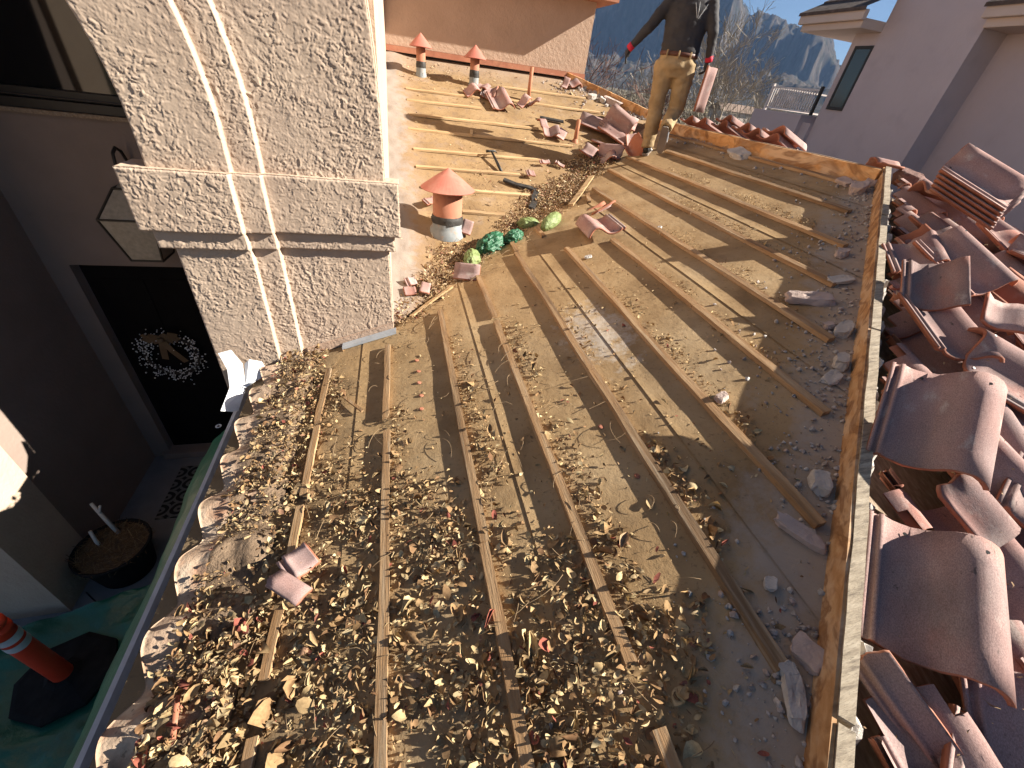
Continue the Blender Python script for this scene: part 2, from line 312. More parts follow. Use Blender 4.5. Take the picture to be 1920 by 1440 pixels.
def mat_fn(c, col):
    wv = c['n'].nodes.new('ShaderNodeTexWave'); wv.wave_type = 'RINGS'; wv.rings_direction = 'SPHERICAL'; wv.inputs['Scale'].default_value = 6; wv.inputs['Distortion'].default_value = 1
    mp = c['n'].nodes.new('ShaderNodeVectorMath'); mp.operation = 'FRACTION'; sc = c['n'].nodes.new('ShaderNodeVectorMath'); sc.operation = 'SCALE'; sc.inputs['Scale'].default_value = 5.5
    c['L'].new(c['tc'].outputs['Object'], sc.inputs[0]); c['L'].new(sc.outputs[0], mp.inputs[0])
    sb = c['n'].nodes.new('ShaderNodeVectorMath'); sb.operation = 'SUBTRACT'; sb.inputs[1].default_value = (.5, .5, 0); c['L'].new(mp.outputs[0], sb.inputs[0]); c['L'].new(sb.outputs[0], wv.inputs[0])
    wv.inputs['Scale'].default_value = .9; wv.inputs['Distortion'].default_value = 3
    return c['mix'](col, (.20, .19, .18), c['ramp'](wv.outputs['Fac'], [(.55, (0, 0, 0)), (.6, (1, 1, 1))]))
M['mat'] = mat('mat', [(.3, (.015, .014, .014)), (.7, (.025, .023, .022))], 30, 4, .95, fn=mat_fn)

# ================================================================== SETTING
GZ = -4.32
# ground and mountains: one polar sheet, flat near the house, a piedmont, then a cliffed range
def build_ground():
    az = np.radians(np.concatenate([np.linspace(-180, 12, 40, endpoint=False), np.linspace(12, 52, 520), np.linspace(52, 180, 28, endpoint=False)[1:]]))
    rr = np.concatenate([[0.0], np.geomspace(3, 1200, 50), np.linspace(1250, 7600, 330)])
    A, Rr = np.meshgrid(az, rr); X = Rr * np.sin(A); Y = Rr * np.cos(A)
    ad = np.degrees(A)
    # skyline: elevation angle of the crest, by azimuth
    crest = np.interp(ad, [-180, -30, 5, 16, 21, 24, 28, 34.5, 36.5, 38.6, 41, 42.1, 42.8, 44.5, 48, 60, 90, 180], [1, 2, 5.5, 7.2, 8.6, 9.4, 9.3, 8.5, 8.35, 8.05, 7.95, 7.5, 7.1, 5.6, 4.6, 3.2, 1.2, 1])
    foot = np.interp(ad, [-180, 0, 20, 30, 36, 38.5, 40.5, 42, 45, 60, 180], [.5, 2.4, 3.0, 2.9, 2.6, 3.4, 3.6, 3.1, 2.4, 1.5, .5])
    P = np.stack([X.ravel(), Y.ravel(), np.zeros(X.size)], 1)
    n1 = fbm(P / 900, 5, 3).reshape(X.shape); n2 = fbm(P / 260, 5, 9).reshape(X.shape); n3 = fbm(P / 70, 4, 5).reshape(X.shape); n4 = (1 - 2 * np.abs(fbm(np.stack([A.ravel() * 75, Rr.ravel() / 700 + 4, n1.ravel()], 1), 4, 19))).reshape(X.shape)
    rid = 1 - np.abs(fbm(np.stack([A.ravel() * 16, Rr.ravel() / 2600, np.zeros(A.size)], 1), 4, 12)).reshape(X.shape) * 2
    crestH = 6000 * np.tan(np.radians(crest - .8 - .9 * sstep(31, 38, ad))); footH = 3600 * np.tan(np.radians(foot))
    z = np.where(Rr > 60, (Rr - 60) * .0065, 0) + GZ - .06
    z += sstep(2300, 3600, Rr + n1 * 500) * footH * (.78 + .35 * n2 + .12 * n3 + .05 * n4) * (1 - .2 * sstep(3700, 4300, Rr))
    m = sstep(4300, 6000, Rr + n1 * 300 + rid * 420)
    cliff = .55 * m + .45 * sstep(.45, .62, m + .12 * n2 + .05 * n3)
    z += cliff * np.maximum(crestH - footH * .8, 0) * (1 + .05 * n1) + m * (rid * 50 + n2 * 40 + n3 * 16 + n4 * 24) * (1 - .6 * sstep(5700, 6100, Rr)) * sstep(4300, 5300, Rr)
    z += sstep(200, 2000, Rr) * n2 * 10 * (Rr < 4000)
    na, nr = len(az), len(rr)
    V = np.stack([X.ravel(), Y.ravel(), z.ravel()], 1)
    i, j = np.meshgrid(np.arange(nr - 1), np.arange(na), indexing='ij'); j2 = (j + 1) % na
    F = np.stack([(i * na + j), (i * na + j2), ((i + 1) * na + j2), ((i + 1) * na + j)], -1).reshape(-1, 4)
    split = 1700
    rad = rr[i].reshape(-1)
    for nm, sel, mt in (('ground', rad < split, 'ground'), ('mountain', rad >= split, 'mountain')):
        f = F[sel][:, ::-1]; u, inv = np.unique(f, return_inverse=True)
        tag(link(nm, npmesh(nm, V[u], inv.reshape(f.shape), M[mt], smooth=True)), kind='structure')
build_ground()
tag(MB().box((-3.6, 1.2, GZ - .05), (0, 4.6, GZ)).build('patio', M['concrete']), kind='structure')
tag(MB().box((-8, -6, GZ - .055), (0, 1.2, GZ - .012)).build('planting_bed', M['earth']), kind='structure')

# ================================================================== THE HOUSE
house = empty('house', (0, 3, GZ), 'tan stucco house with its tiled roof half stripped down to felt and battens', 'house')
def hpart(mb, name, mt, **k): return mb.build(name, M[mt] if isinstance(mt, str) else [M[q] for q in mt], house, **k)
def sheet(name, poly_fn, xs, ys, zf, mt, thick=.03):
    """a gridded roof sheet clipped by poly_fn(x,y)->bool on cell corners"""
    X, Y = np.meshgrid(xs, ys, indexing='ij'); V = np.stack([X.ravel(), Y.ravel(), zf(X, Y).ravel()], 1)
    ny = len(ys); i, j = np.meshgrid(np.arange(len(xs) - 1), np.arange(ny - 1), indexing='ij')
    F = np.stack([i * ny + j, (i + 1) * ny + j, (i + 1) * ny + j + 1, i * ny + j + 1], -1).reshape(-1, 4)
    return V, F
# near slope: felt strips lapped 4 mm, mapped between eave x=-1.02 and ridge x=3.75, from the hip line to the valley line
VAL, HIPC = 2.97, .91
def slope_near():
    edges = [-1.06, -.30, .46, 1.18, 1.92, 2.66, 3.40, 3.80]
    V = []; F = []
    for k in range(len(edges) - 1):
        a, b = edges[k], edges[k + 1] + .02
        xs = np.linspace(a, b, 24); t = np.linspace(0, 1, 90)
        X, T = np.meshgrid(xs, t, indexing='ij'); y0 = X - HIPC - .05; y1 = np.where(X < -.07, 2.86, X + VAL + .03); y1 = np.where(X > -.07, np.minimum(y1, 6.9), y1)
        Y = y0 + (y1 - y0) * T
        P = np.stack([X.ravel() * 1.1, Y.ravel() * .8, 0 * X.ravel()], 1)
        Z = near(X) + .006 * k * 0 + fbm(P * 1.7, 3, 4).reshape(X.shape) * .004 - .004 + np.where(X > edges[k + 1], -.003, .0015) * 1.0
        Z += .004 * (np.abs(X - a) < .02)
        o = sum(len(v) for v in V); V.append(np.stack([X.ravel(), Y.ravel(), Z.ravel()], 1))
        i, j = np.meshgrid(np.arange(len(xs) - 1), np.arange(89), indexing='ij')
        F.append(o + np.stack([i * 90 + j, (i + 1) * 90 + j, (i + 1) * 90 + j + 1, i * 90 + j + 1], -1).reshape(-1, 4))
    link('felt_underlayment', npmesh('felt_underlayment', np.concatenate(V), np.concatenate(F), M['felt'], smooth=True), house)
slope_near()
def slope_far():
    ts = np.linspace(0, 1, 120); ys = np.linspace(2.86, 8.02, 160)
    Y, T = np.meshgrid(ys, ts, indexing='ij'); x0 = -.09; x1 = np.where(Y < 6.86, Y - VAL + .03, 3.86 - (Y - 6.86) * .98)
    X = x0 + (x1 - x0) * T; P = np.stack([X.ravel() * 1.3, Y.ravel() * 1.6, 0 * X.ravel()], 1)
    Z = far(X, Y) + fbm(P * 1.5, 4, 8).reshape(X.shape) * .010 - .004
    Z += sstep(.30, -.02, X) * .03 * (1 + fbm(P * 5, 3, 2).reshape(X.shape))        # mortar fillet against the tower wall
    i, j = np.meshgrid(np.arange(159), np.arange(119), indexing='ij')
    F = np.stack([i * 120 + j, i * 120 + j + 1, (i + 1) * 120 + j + 1, (i + 1) * 120 + j], -1).reshape(-1, 4)[:, ::-1]
    link('felt_underlayment', npmesh('felt_underlayment', np.stack([X.ravel(), Y.ravel(), Z.ravel()], 1), F, M['felt_far'], smooth=True), house)
slope_far()
# decking below (closes the roof from other viewpoints) and the slopes out of sight
mb = MB()
mb.add([(-1.06, -1.97, near(-1.06) - .05), (3.8, 2.89, near(3.8) - .05), (3.8, 6.85, near(3.8) - .05), (-.09, 2.86, near(-.09) - .05), (-1.06, 2.86, near(-1.06) - .05)], [(0, 1, 2, 3, 4)])
mb.add([(3.8, 2.98, near(3.8) - .05), (9, -2.2, hipz(0, -2.2) - .07), (-1.06, -2.2, hipz(0, -2.2) - .07), (-1.06, -1.97, hipz(0, -1.97) - .07)], [(0, 1, 2, 3)])
mb.add([(3.8, 2.98, near(3.8) - .05), (3.8, 6.9, near(3.8) - .05), (2.7, 8.1, .12), (8, 8.1, -1.85), (8, -1.2, -1.85)], [(0, 1, 2, 3, 4)])
hpart(mb, 'roof_deck', 'grey_wood_y')
def batten(pts, w_, h_, mt, zf, gap=None):
    """a slightly warped lath following pts (x,y)"""
    n = max(5, int(abs(pts[1][0] - pts[0][0]) + abs(pts[1][1] - pts[0][1])) * 9); a, b = Vector(pts[0]), Vector(pts[1]); d = (b - a).normalized(); nr = Vector((-d.y, d.x))
    V = []; F = []; sd = random.random() * 99
    for i in range(n + 1):
        t = i / n; c = a + (b - a) * t; c = c + nr * (mnoise.noise((sd, t * 3, 0)) * .007)
        ww = w_ * (1 + .10 * mnoise.noise((sd + 5, t * 22, 0))) / 2; hh = h_ * (1 + .12 * mnoise.noise((sd + 9, t * 16, 0)))
        for s_, z_ in ((-1, -.01), (1, -.01), (1, 1), (-1, 1)):
            q = c + nr * s_ * ww * (1 if z_ < 0 else .93); V.append((q.x, q.y, zf(q.x, q.y) + (hh if z_ > 0 else .002) + .004 * mnoise.noise((sd, t * 4, 3))))
        if i:
            k = 4 * i
            for q in range(4):
                r = (q + 1) % 4; F.append((k - 4 + q, k - 4 + r, k + r, k + q))
    F += [(3, 2, 1, 0), (4 * n, 4 * n + 1, 4 * n + 2, 4 * n + 3)]
    mb = MB(); mb.add(V, F); o = hpart(mb, 'batten', mt)
    bm = bmesh.new(); bm.from_mesh(o.data); bmesh.ops.recalc_face_normals(bm, faces=bm.faces); bm.to_mesh(o.data); bm.free()
BAT = [(-.52, [(2.52, 1.98), (1.94, 1.45), (1.38, .95), (.90, .66), (.5, -1.3)]), (-.12, [(2.60, 1.83), (1.72, .2), (.19, -.95)]), (.27, [(2.88, 2.42), (2.415, .9), (.895, -.5)]), (.625, [(3.30, 2.56), (2.50, 2.2), (2.195, .36), (.20, -.2)]),
       (1.0, [(3.52, 1.7), (1.695, .23)]), (1.385, [(3.32, .56)]), (1.755, [(3.24, 2.0), (1.995, .98)]), (2.11, [(4.62, 3.1), (3.09, 1.38)]), (2.485, [(5.12, 3.3), (3.29, 1.79)]), (2.85, [(5.42, 2.14)]), (3.24, [(5.22, 2.55)]), (3.62, [(5.95, 2.89)])]
for x, segs in BAT:
    for a, b in segs: batten(((x, a), (x + random.uniform(-.006, .006), b)), .039, .025, 'wood_y', near)
for y, x0, x1 in [(4.33, .62, 1.06), (4.70, .24, 1.5), (5.06, .20, 1.42), (5.41, .19, 1.82), (5.84, .15, 2.25), (6.20, .17, 1.86), (6.57, .16, 1.14), (6.88, .16, 1.16), (6.93, 1.35, 3.0), (7.34, 1.55, 2.9)]:
    batten(((x0, y), (x1, y + random.uniform(-.02, .02))), .040, .020, 'wood_x', far)
# short broken stubs
for a, b in (((1.30, 3.98), (1.30, 3.72)), ((1.02, 3.78), (1.01, 3.55)), ((2.0, 4.5), (1.93, 4.25))): batten((a, b), .039, .025, 'wood_y', near)
# hip board: orange inner face, grey weathered cap with a split
def ridge_piece(p0, p1, thick, h, name, mt, off=0, n=40, rough=.003, zb=-.03):
    a, b = Vector(p0), Vector(p1); d = (b - a); dh = Vector((d.x, d.y, 0)).normalized(); nr = Vector((dh.y, -dh.x, 0)); sd = random.random() * 50
    V = []; F = []
    for i in range(n + 1):
        t = i / n; c = a + d * t + nr * (off + mnoise.noise((sd, t * 7, 0)) * rough)
        hh = h + mnoise.noise((sd, t * 9, 4)) * rough * 1.5
        for s_, z_ in ((0, zb), (thick, zb), (thick, hh), (0, hh)):
            V.append(c + nr * (s_ + mnoise.noise((sd, t * 14, s_ * 90)) * rough * .6) + Vector((0, 0, z_)))
        if i:
            k = 4 * i
            for q in range(4): r = (q + 1) % 4; F.append((k - 4 + q, k - 4 + r, k + r, k + q))
    F += [(3, 2, 1, 0), (4 * n, 4 * n + 1, 4 * n + 2, 4 * n + 3)]
    mb = MB(); mb.add(V, F); o = hpart(mb, name, mt)
    bm = bmesh.new(); bm.from_mesh(o.data); bmesh.ops.recalc_face_normals(bm, faces=bm.faces); bm.to_mesh(o.data); bm.free()
    return o
def hp(x, dz=0): return (x, x - HIPC, near(x) + dz)
ridge_piece(hp(-.95), hp(3.80), .010, .108, 'hip_board', 'ply_hip', off=-.026, n=110)
for a, b in ((-.95, .99), (1.0, 2.18), (2.19, 3.12), (3.13, 3.78)):
    ridge_piece(hp(a), hp(b), .037, .116 + random.uniform(-.003, .005), 'hip_board', 'grey_wood', off=-.0155 + random.uniform(-.001, .003), n=60, rough=.003)
ridge_piece((3.735, 6.74, near(3.74)), (3.735, 2.86, near(3.74)), .035, .105, 'ridge_board', 'ply_ridge', off=-.0, n=70, rough=.006)
ridge_piece((3.775, 6.74, near(3.74)), (3.775, 2.90, near(3.74)), .03, .112, 'ridge_board', 'grey_wood_y', off=-.0, n=50, rough=.004)
ridge_piece((2.76, 8.0, .04), (3.80, 6.92, -.29), .05, .13, 'hip_board', 'ply_ridge', off=-.02, n=30, rough=.006)
# mortar bedding left along the outside of the hip board
def mortar_strip(x0, x1, off, wd, ht, n):
    a, b = Vector(hp(x0)), Vector(hp(x1)); nr = Vector((.7071, -.7071, 0)); V = []; F = []; K = 9
    for i in range(n + 1):
        c = a + (b - a) * (i / n); g = max(0, mnoise.noise((i * .21, x0 * 7, 0)) + .62); 
        for k in range(K):
            t = k / (K - 1); e = math.sin(t * math.pi) ** .5 * g
            q = c + nr * (off + (t - .5) * wd * (.5 + g * .7)); jit = mnoise.noise((i * .55, k * .9, x0)) * .012
            V.append(q + nr * jit + Vector((0, 0, -.06 + e * ht + jit * 1.4)))
        if i:
            for k in range(K - 1): o = i * K + k; F.append((o - K, o - K + 1, o + 1, o))
    mb = MB(); mb.add(V, F); hpart(mb, 'mortar_bed', 'mortar')
mortar_strip(-.6, 3.75, .062, .06, .11, 300)
# tiled slope beyond the hip: laid courses of S tiles, clipped at both hips
PU = [0, .012, .014, .026, .028, .040, .044, .065, .09, .115, .15, .175, .20, .225, .25, .275, .30, .318, .33]
PW = [.022, .022, .012, .012, .024, .024, .016, .006, .001, .0, .010, .032, .056, .072, .077, .070, .050, .026, .006]
TW, TL, TT = .33, .42, .015
def tile_bm(u0=0, u1=TW, vlo=lambda u: 0, vhi=lambda u: TL, nv=5, holes=True, res=1):
    us = [u for u in PU if u0 < u < u1]; us = [u0] + us + [u1]
    if res > 1: us = sorted(set(us + [(a + b) / 2 for a, b in zip(us, us[1:]) if b - a > .012]))
    n = len(us); mb = MB(); V = []; prof = [np.interp(u, PU, PW) for u in us]
    nrm = []
    for i in range(n):
        a, b = max(i - 1, 0), min(i + 1, n - 1); du, dw = us[b] - us[a], prof[b] - prof[a]; l = math.hypot(du, dw) or 1; nrm.append((-dw / l, du / l))
    for side in (0, 1):
        for i, u in enumerate(us):
            lo, hi = vlo(u), vhi(u)
            for j in range(nv + 1):
                v = lo + (hi - lo) * j / nv
                V.append((u - TW / 2 - nrm[i][0] * TT * side, v, prof[i] - max(.4, nrm[i][1]) * TT * side))
    o = n * (nv + 1); k = nv + 1; F = []; m = []
    for i in range(n - 1):
        for j in range(nv):
            a = i * k + j; F.append((a, a + k, a + k + 1, a + 1)); m.append(0); F.append((o + a, o + a + 1, o + a + k + 1, o + a + k)); m.append(1)
    for i in range(n - 1):
        a = i * k; F.append((a, o + a, o + a + k, a + k)); m.append(1); a = i * k + nv; F.append((a, a + k, o + a + k, o + a)); m.append(1)
    for j in range(nv):
        F.append((j, j + 1, o + j + 1, o + j)); m.append(1); a = (n - 1) * k + j; F.append((a, o + a, o + a + 1, a + 1)); m.append(1)
    mb.v = V; mb.f = F; mb.m = m
    if holes and u1 > .28:
        for u, v in ((.262, TL - .045), (.10, TL - .035)):
            if u0 < u < u1 and vlo(u) < v - .01 and v + .01 < vhi(u):
                z = np.interp(u, PU, PW) + .0012; mb.add([(u - TW / 2 + .006 * math.cos(t * math.pi / 4), v + .006 * math.sin(t * math.pi / 4), z + (.003 if u < .2 else 0)) for t in range(8)], [tuple(range(8))], 2)
    return mb
def jag(base, amp, sd, slope=0): return lambda u: base + slope * u + amp * (mnoise.noise((u * 9, sd, 0)) + .5 * mnoise.noise((u * 31, sd, 2)) + .3 * mnoise.noise((u * 90, sd, 4)))
TM = [M['tile'], M['clay'], M['black']]
full_tile = tile_bm(vlo=jag(0, .004, 1), vhi=jag(TL, .004, 2), res=2).mesh('roof_tile', TM, True)
SLR = math.atan(S)
hipR = Euler((SLR, 0, 0)).to_matrix()
def covering():
    mb = MB(); src = tile_bm(holes=False, nv=6)
    for r in range(17):
        y = 2.70 - r * .345
        for c in range(0, 60):
            x = .16 + c * .305 - 5.6 + (r % 2) * .02 + random.uniform(-.006, .006)
            rot = Euler((SLR - .045 + random.uniform(-.015, .015), random.uniform(-.02, .02), random.uniform(-.02, .02))).to_matrix()
            o = Vector((x, y - .02, hipz(x, y) + .03)); b = len(mb.v)
            vv = [rot @ Vector(v) + o for v in src.v]; keep = [v.x - v.y > HIPC + .12 and v.x + v.y < 6.95 and math.hypot(v.x - 1.50, v.y - .27) > .23 and math.hypot(v.x - 1.93, v.y - .74) > .20 for v in vv]
            if not any(keep): continue
            mb.v += [tuple(v) for v in vv]
            for q, mm in zip(src.f, src.m):
                if all(keep[i] for i in q): mb.f.append(tuple(i + b for i in q)); mb.m.append(mm)
    hpart(mb, 'tile_covering', ('tile', 'clay'), smooth=True)
    mb = MB()
    for r in range(3):
        x = 4.15 + r * .345
        for c in range(12):
            y = 3.3 + c * .305
            rot = Euler((0, SLR - .045, 0)).to_matrix() @ Euler((0, 0, R(90))).to_matrix()
            o = Vector((x + .05, y, -.36 - (x - 3.8) * S + .03)); b = len(mb.v)
            mb.v += [tuple(rot @ Vector(v) + o) for v in src.v]; mb.f += [tuple(i + b for i in q) for q in src.f]; mb.m += src.m
    hpart(mb, 'tile_covering', ('tile', 'clay'), smooth=True)
covering()
# eave course: old tile ends, mud covered, scalloped over the gutter
def eave():
    ys = np.linspace(-1.9, 2.72, 420); us = np.linspace(0, 1, 26); Y, U = np.meshgrid(ys, us, indexing='ij')
    ph = (Y / .305) % 1; sh = .5 + .5 * np.cos((ph) * 2 * np.pi); sh = sh ** .8
    P = np.stack([Y.ravel() * 9, U.ravel() * 5, 0 * Y.ravel()], 1); nz = fbm(P, 4, 6).reshape(Y.shape)
    X = -1.012 + U * .40 + .012 * nz * (U < .2) + .042 * (1 - sh) * sstep(.16, 0, U)
    Z = near(X) + .012 + .078 * (sh - .12) * (1 - .5 * U) + nz * .02 * sstep(.1, .35, U) - .03 * sstep(.75, 1, U)
    top = np.stack([X.ravel(), Y.ravel(), Z.ravel()], 1); k = len(us); F = []
    i, j = np.meshgrid(np.arange(len(ys) - 1), np.arange(k - 1), indexing='ij')
    F = np.stack([i * k + j, i * k + j + 1, (i + 1) * k + j + 1, (i + 1) * k + j], -1).reshape(-1, 4)[:, ::-1]
    mi = np.where((j.reshape(-1) < 9) , 0, 1)
    e = top[::k].copy(); e2 = e.copy(); e2[:, 2] -= .02; e3 = e2.copy(); e3[:, 0] += .3; e3[:, 2] += .09
    n0 = len(top); n = len(ys); a = np.arange(n - 1)
    F2 = np.stack([a * k, (a + 1) * k, n0 + a + 1, n0 + a], -1); F3 = np.stack([n0 + a, n0 + a + 1, n0 + n + a + 1, n0 + n + a], -1)
    link('eave_tile_course', npmesh('eave_tile_course', np.concatenate([top, e2, e3]), np.concatenate([F, F2, F3]), [M['oldtile'], M['mud']], True, np.concatenate([mi, np.zeros(2 * (n - 1))])), house)
eave()
# gutter and fascia
mb = MB()
for y0, y1, z in ((-1.9, 2.66, -2.02),):
    prof = [(-.985, z + .0), (-.99, z - .12), (-1.09, z - .12), (-1.115, z - .05), (-1.125, z - .004), (-1.142, z), (-1.142, z - .014), (-1.128, z - .03), (-1.118, z - .06), (-1.095, z - .128), (-.98, z - .128), (-.975, z)]
    n = len(prof); b = []
    V = [(x, y, zz + .004 * math.sin(y * 3)) for y in np.linspace(y0, y1, 12) for x, zz in prof]
    F = [(i * n + k, i * n + (k + 1) % n, (i + 1) * n + (k + 1) % n, (i + 1) * n + k) for i in range(11) for k in range(n)]
    mb.add(V, F + [tuple(range(n)), tuple(11 * n + k for k in reversed(range(n)))])
hpart(mb, 'gutter', 'gutter')
hpart(MB().box((-.97, -1.9, -2.2), (-.94, 2.75, -1.95)), 'fascia_board', 'cream')

# ---- tower wall: front face in trowelled stucco, modelled as a height field
def trowel(X, Zz, seed):
    P = np.stack([X.ravel(), Zz.ravel(), np.full(X.size, seed * 3.1)], 1)
    wp = P + np.stack([fbm(P * 6, 3, seed + 1), fbm(P * 6 + 40, 3, seed + 2), 0 * X.ravel()], 1) * .075
    ang = np.full(X.size, .5)
    ca, sa = np.cos(ang), np.sin(ang)
    jit = np.stack([fbm(P * 38, 2, seed + 21), fbm(P * 38 + 70, 2, seed + 22), 0 * X.ravel()], 1) * .030
    wp = wp + jit
    q = np.stack([(wp[:, 0] * ca + wp[:, 1] * sa) * 33, (-wp[:, 0] * sa + wp[:, 1] * ca) * 52, wp[:, 2]], 1)
    a = fbm(q, 4, seed + 3); b = fbm(q * 1.7 + 9, 3, seed + 4)
    patch = .5 + .5 * sstep(-.25, .2, fbm(P * 5 + 30, 3, seed + 31))
    hgt = (sstep(.0, .10, a) * .5 + sstep(.02, .10, b) * .42) * patch + fbm(P * 120, 2, seed + 5) * .09 + fbm(P * 6, 2, seed) * .25
    return hgt.reshape(X.shape)
def slab(name, xl, xr, z0, z1, yf, yb, dx=.0042, seed=1, amp=.0047, parent=None, mt='stucco', bow=0):
    nx = max(2, int((xr - xl) / dx)); nz = max(2, int((z1 - z0) / dx)); xs = np.linspace(0, 1, nx); zs = np.linspace(z0, z1, nz)
    T, Zz = np.meshgrid(xs, zs, indexing='ij'); bend = bow * np.maximum(0, Zz + .4) ** 2
    X = xl + (xr - xl) * T
    edge = np.minimum.reduce([(X - xl) / .012, (xr - X) / .012, (Zz - z0) / .012, (z1 - Zz) / .012, np.ones_like(X)]); edge = np.clip(edge, 0, 1)
    Y = yf(X, Zz) - trowel(X, Zz, seed) * amp + (1 - np.sqrt(1 - (1 - edge) ** 2)) * .010
    X = X - bend * (1 - .75 * T)
    V = [np.stack([X.ravel(), Y.ravel(), Zz.ravel()], 1)]
    i, j = np.meshgrid(np.arange(nx - 1), np.arange(nz - 1), indexing='ij')
    F = [np.stack([i * nz + j, (i + 1) * nz + j, (i + 1) * nz + j + 1, i * nz + j + 1], -1).reshape(-1, 4)]
    loop = np.concatenate([np.arange(nx) * nz, (nx - 1) * nz + np.arange(1, nz), (np.arange(nx - 2, -1, -1)) * nz + nz - 1, np.arange(nz - 2, 0, -1)])
    base = V[0][loop]; prev = loop; o = len(V[0]); steps = 8; rough = fbm(base * 60, 3, seed) * .003
    for s_ in range(1, steps + 1):
        r = base.copy(); r[:, 1] = base[:, 1] + (yb - base[:, 1]) * s_ / steps; nn = fbm(r * 45, 3, seed + 9) * .003 * (s_ < steps)
        isv = np.zeros(len(loop), bool); isv[nx:nx + nz - 1] = True; isv[nx + nz - 1 + nx - 1:] = True
        r[:, 0] += np.where(isv, nn, 0); r[:, 2] += np.where(isv, 0, nn)
        V.append(r); cur = o + np.arange(len(loop)); o += len(loop)
        F.append(np.stack([prev, cur, np.roll(cur, -1), np.roll(prev, -1)], -1)[:, ::-1]); prev = cur
    ob = link(name, npmesh(name, np.concatenate(V), np.concatenate(F), M[mt], True), house if parent is None else parent)
    return ob
def steps(p): 
    def f(X, Zz):
        g = .35 * np.maximum(0, Zz + .4) ** 2 * 0
        d = .032
        return 2.85 - p - d * (1 - sstep(-.894, -.884, X)) - d * (1 - sstep(-.744, -.734, X))
    return f
wall_front = slab('front_wall', -1.29, -.075, -2.45, .95, steps(0), 3.05, seed=3, bow=.35)
slab('trim_band', -1.41, .005, -.925, -.60, steps(.055), 2.95, dx=.004, seed=11, parent=wall_front)
slab('trim_band', -1.36, -.035, -1.03, -.926, steps(.028), 2.95, dx=.004, seed=17, parent=wall_front)
hpart(MB().box((-1.29, 2.765, GZ), (-.91, 3.05, -2.45)).box((-.91, 2.855, GZ), (-.075, 3.05, -2.45)), 'front_wall', 'stucco_b'); hpart(MB().box((-1.20, 2.86, .95), (-.08, 3.05, 2.6)), 'front_wall', 'stucco_b')
hpart(MB().box((-.30, 3.052, GZ), (-.082, 8.0, 3.3)), 'side_wall', 'stucco_b')  # upper part, out of view, made tall to keep the porch in shade
hpart(MB().box((-4.5, 4.4, -.52), (-.302, 4.62, -.52 + .001)).box((-4.5, 4.4, GZ), (-2.92, 4.62, -.6)).box((-1.84, 4.4, GZ), (-.302, 4.62, -.6)).box((-2.92, 4.4, -1.82), (-1.84, 4.62, -.6)), 'entry_wall', 'stucco_shade')
hpart(MB().box((-3.6, 3.0, GZ), (-3.1, 4.4, 3.3)), 'entry_wall', 'stucco_shade')
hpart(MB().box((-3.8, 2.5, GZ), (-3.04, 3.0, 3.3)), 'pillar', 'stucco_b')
hpart(MB().box((-3.6, 2.9, 2.5), (-.302, 5.6, 2.7)), 'porch_ceiling', 'stucco_shade')
hpart(MB().box((-3.03, 2.86, 1.3), (-1.21, 3.04, 2.48)), 'front_wall', 'stucco_b')
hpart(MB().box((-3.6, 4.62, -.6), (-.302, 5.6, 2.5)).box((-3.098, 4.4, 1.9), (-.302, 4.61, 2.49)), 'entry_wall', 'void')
# window above the door
wn = hpart(MB().box((-3.09, 4.385, -.60), (-1.2, 4.60, -.535)).box((-3.09, 4.40, -.535), (-3.03, 4.6, 1.88)).box((-1.9, 4.395, -.534), (-1.84, 4.6, 1.88)).box((-3.03, 4.43, -.534), (-1.9, 4.6, -.47)).box((-1.84, 4.40, -.534), (-1.2, 4.6, 1.88)), 'window', 'bronze', bevel=.004)
MB().box((-3.03, 4.47, -.47), (-1.9, 4.48, 1.9)).build('pane', M['glass_dark'], wn)
MB().box((-2.03, 4.5, -.47), (-1.9, 4.505, 1.9)).build('reflection_strip', M['straw'] if False else M['cream'], wn)  # pale strip stands in for the reflection at the pane's right edge
MB().box((-3.09, 4.36, -.63), (-1.2, 4.399, -.602)).build('sill', M['grey_wood_y'], wn)
# front door
dr = hpart(MB().box((-2.90, 4.48, -4.22), (-1.86, 4.53, -1.84)), 'door', 'door', bevel=.004)
for z0, z1 in ((-4.05, -3.35), (-3.2, -1.98)):
    for x0, x1 in ((-2.78, -2.44), (-2.32, -1.98)): MB().box((x0, 4.470, z0), (x1, 4.479, z1)).build('door_panel', M['door'], dr, bevel=.006)
MB().box((-2.98, 4.33, GZ), (-1.8, 4.52, -4.225)).build('threshold', M['stucco_shade'], dr, bevel=.01)
# back wall of the far slope, its flashing, the black gap and the eave above
hpart(MB().box((-.08, 8.0, .175), (3.06, 8.9, 1.05)), 'back_wall', 'stucco_wall')
hpart(MB().box((-.08, 7.965, .10), (3.06, 7.998, .172)).box((-.08, 7.93, .10), (3.06, 7.964, .112)), 'flashing', 'terracotta')
hpart(MB().box((-.08, 8.02, -.2), (3.06, 8.9, .174)), 'gap_shade_board', 'tar')  # dark board paints in the blackness of the open gap
hpart(MB().box((-.08, 7.68, 1.052), (3.28, 9.2, 1.22)), 'fascia_board', 'terracotta')
# base flashing where the tower meets the near slope
def sl_box(x0, x1, y0, y1, h0, h1): # follows the near slope
    mb = MB(); v = [(x, y, near(x) + h) for h in (h0, h1) for x, y in ((x0, y0), (x1, y0), (x1, y1), (x0, y1))]
    return mb.add(v, ((0, 3, 2, 1), (4, 5, 6, 7), (0, 1, 5, 4), (1, 2, 6, 5), (2, 3, 7, 6), (3, 0, 4, 7)))
hpart(sl_box(-.70, -.08, 2.815, 2.84, .0, .06), 'flashing', 'stucco_wall')
hpart(sl_box(-.45, -.06, 2.755, 2.812, .0, .022), 'flashing', 'flash')
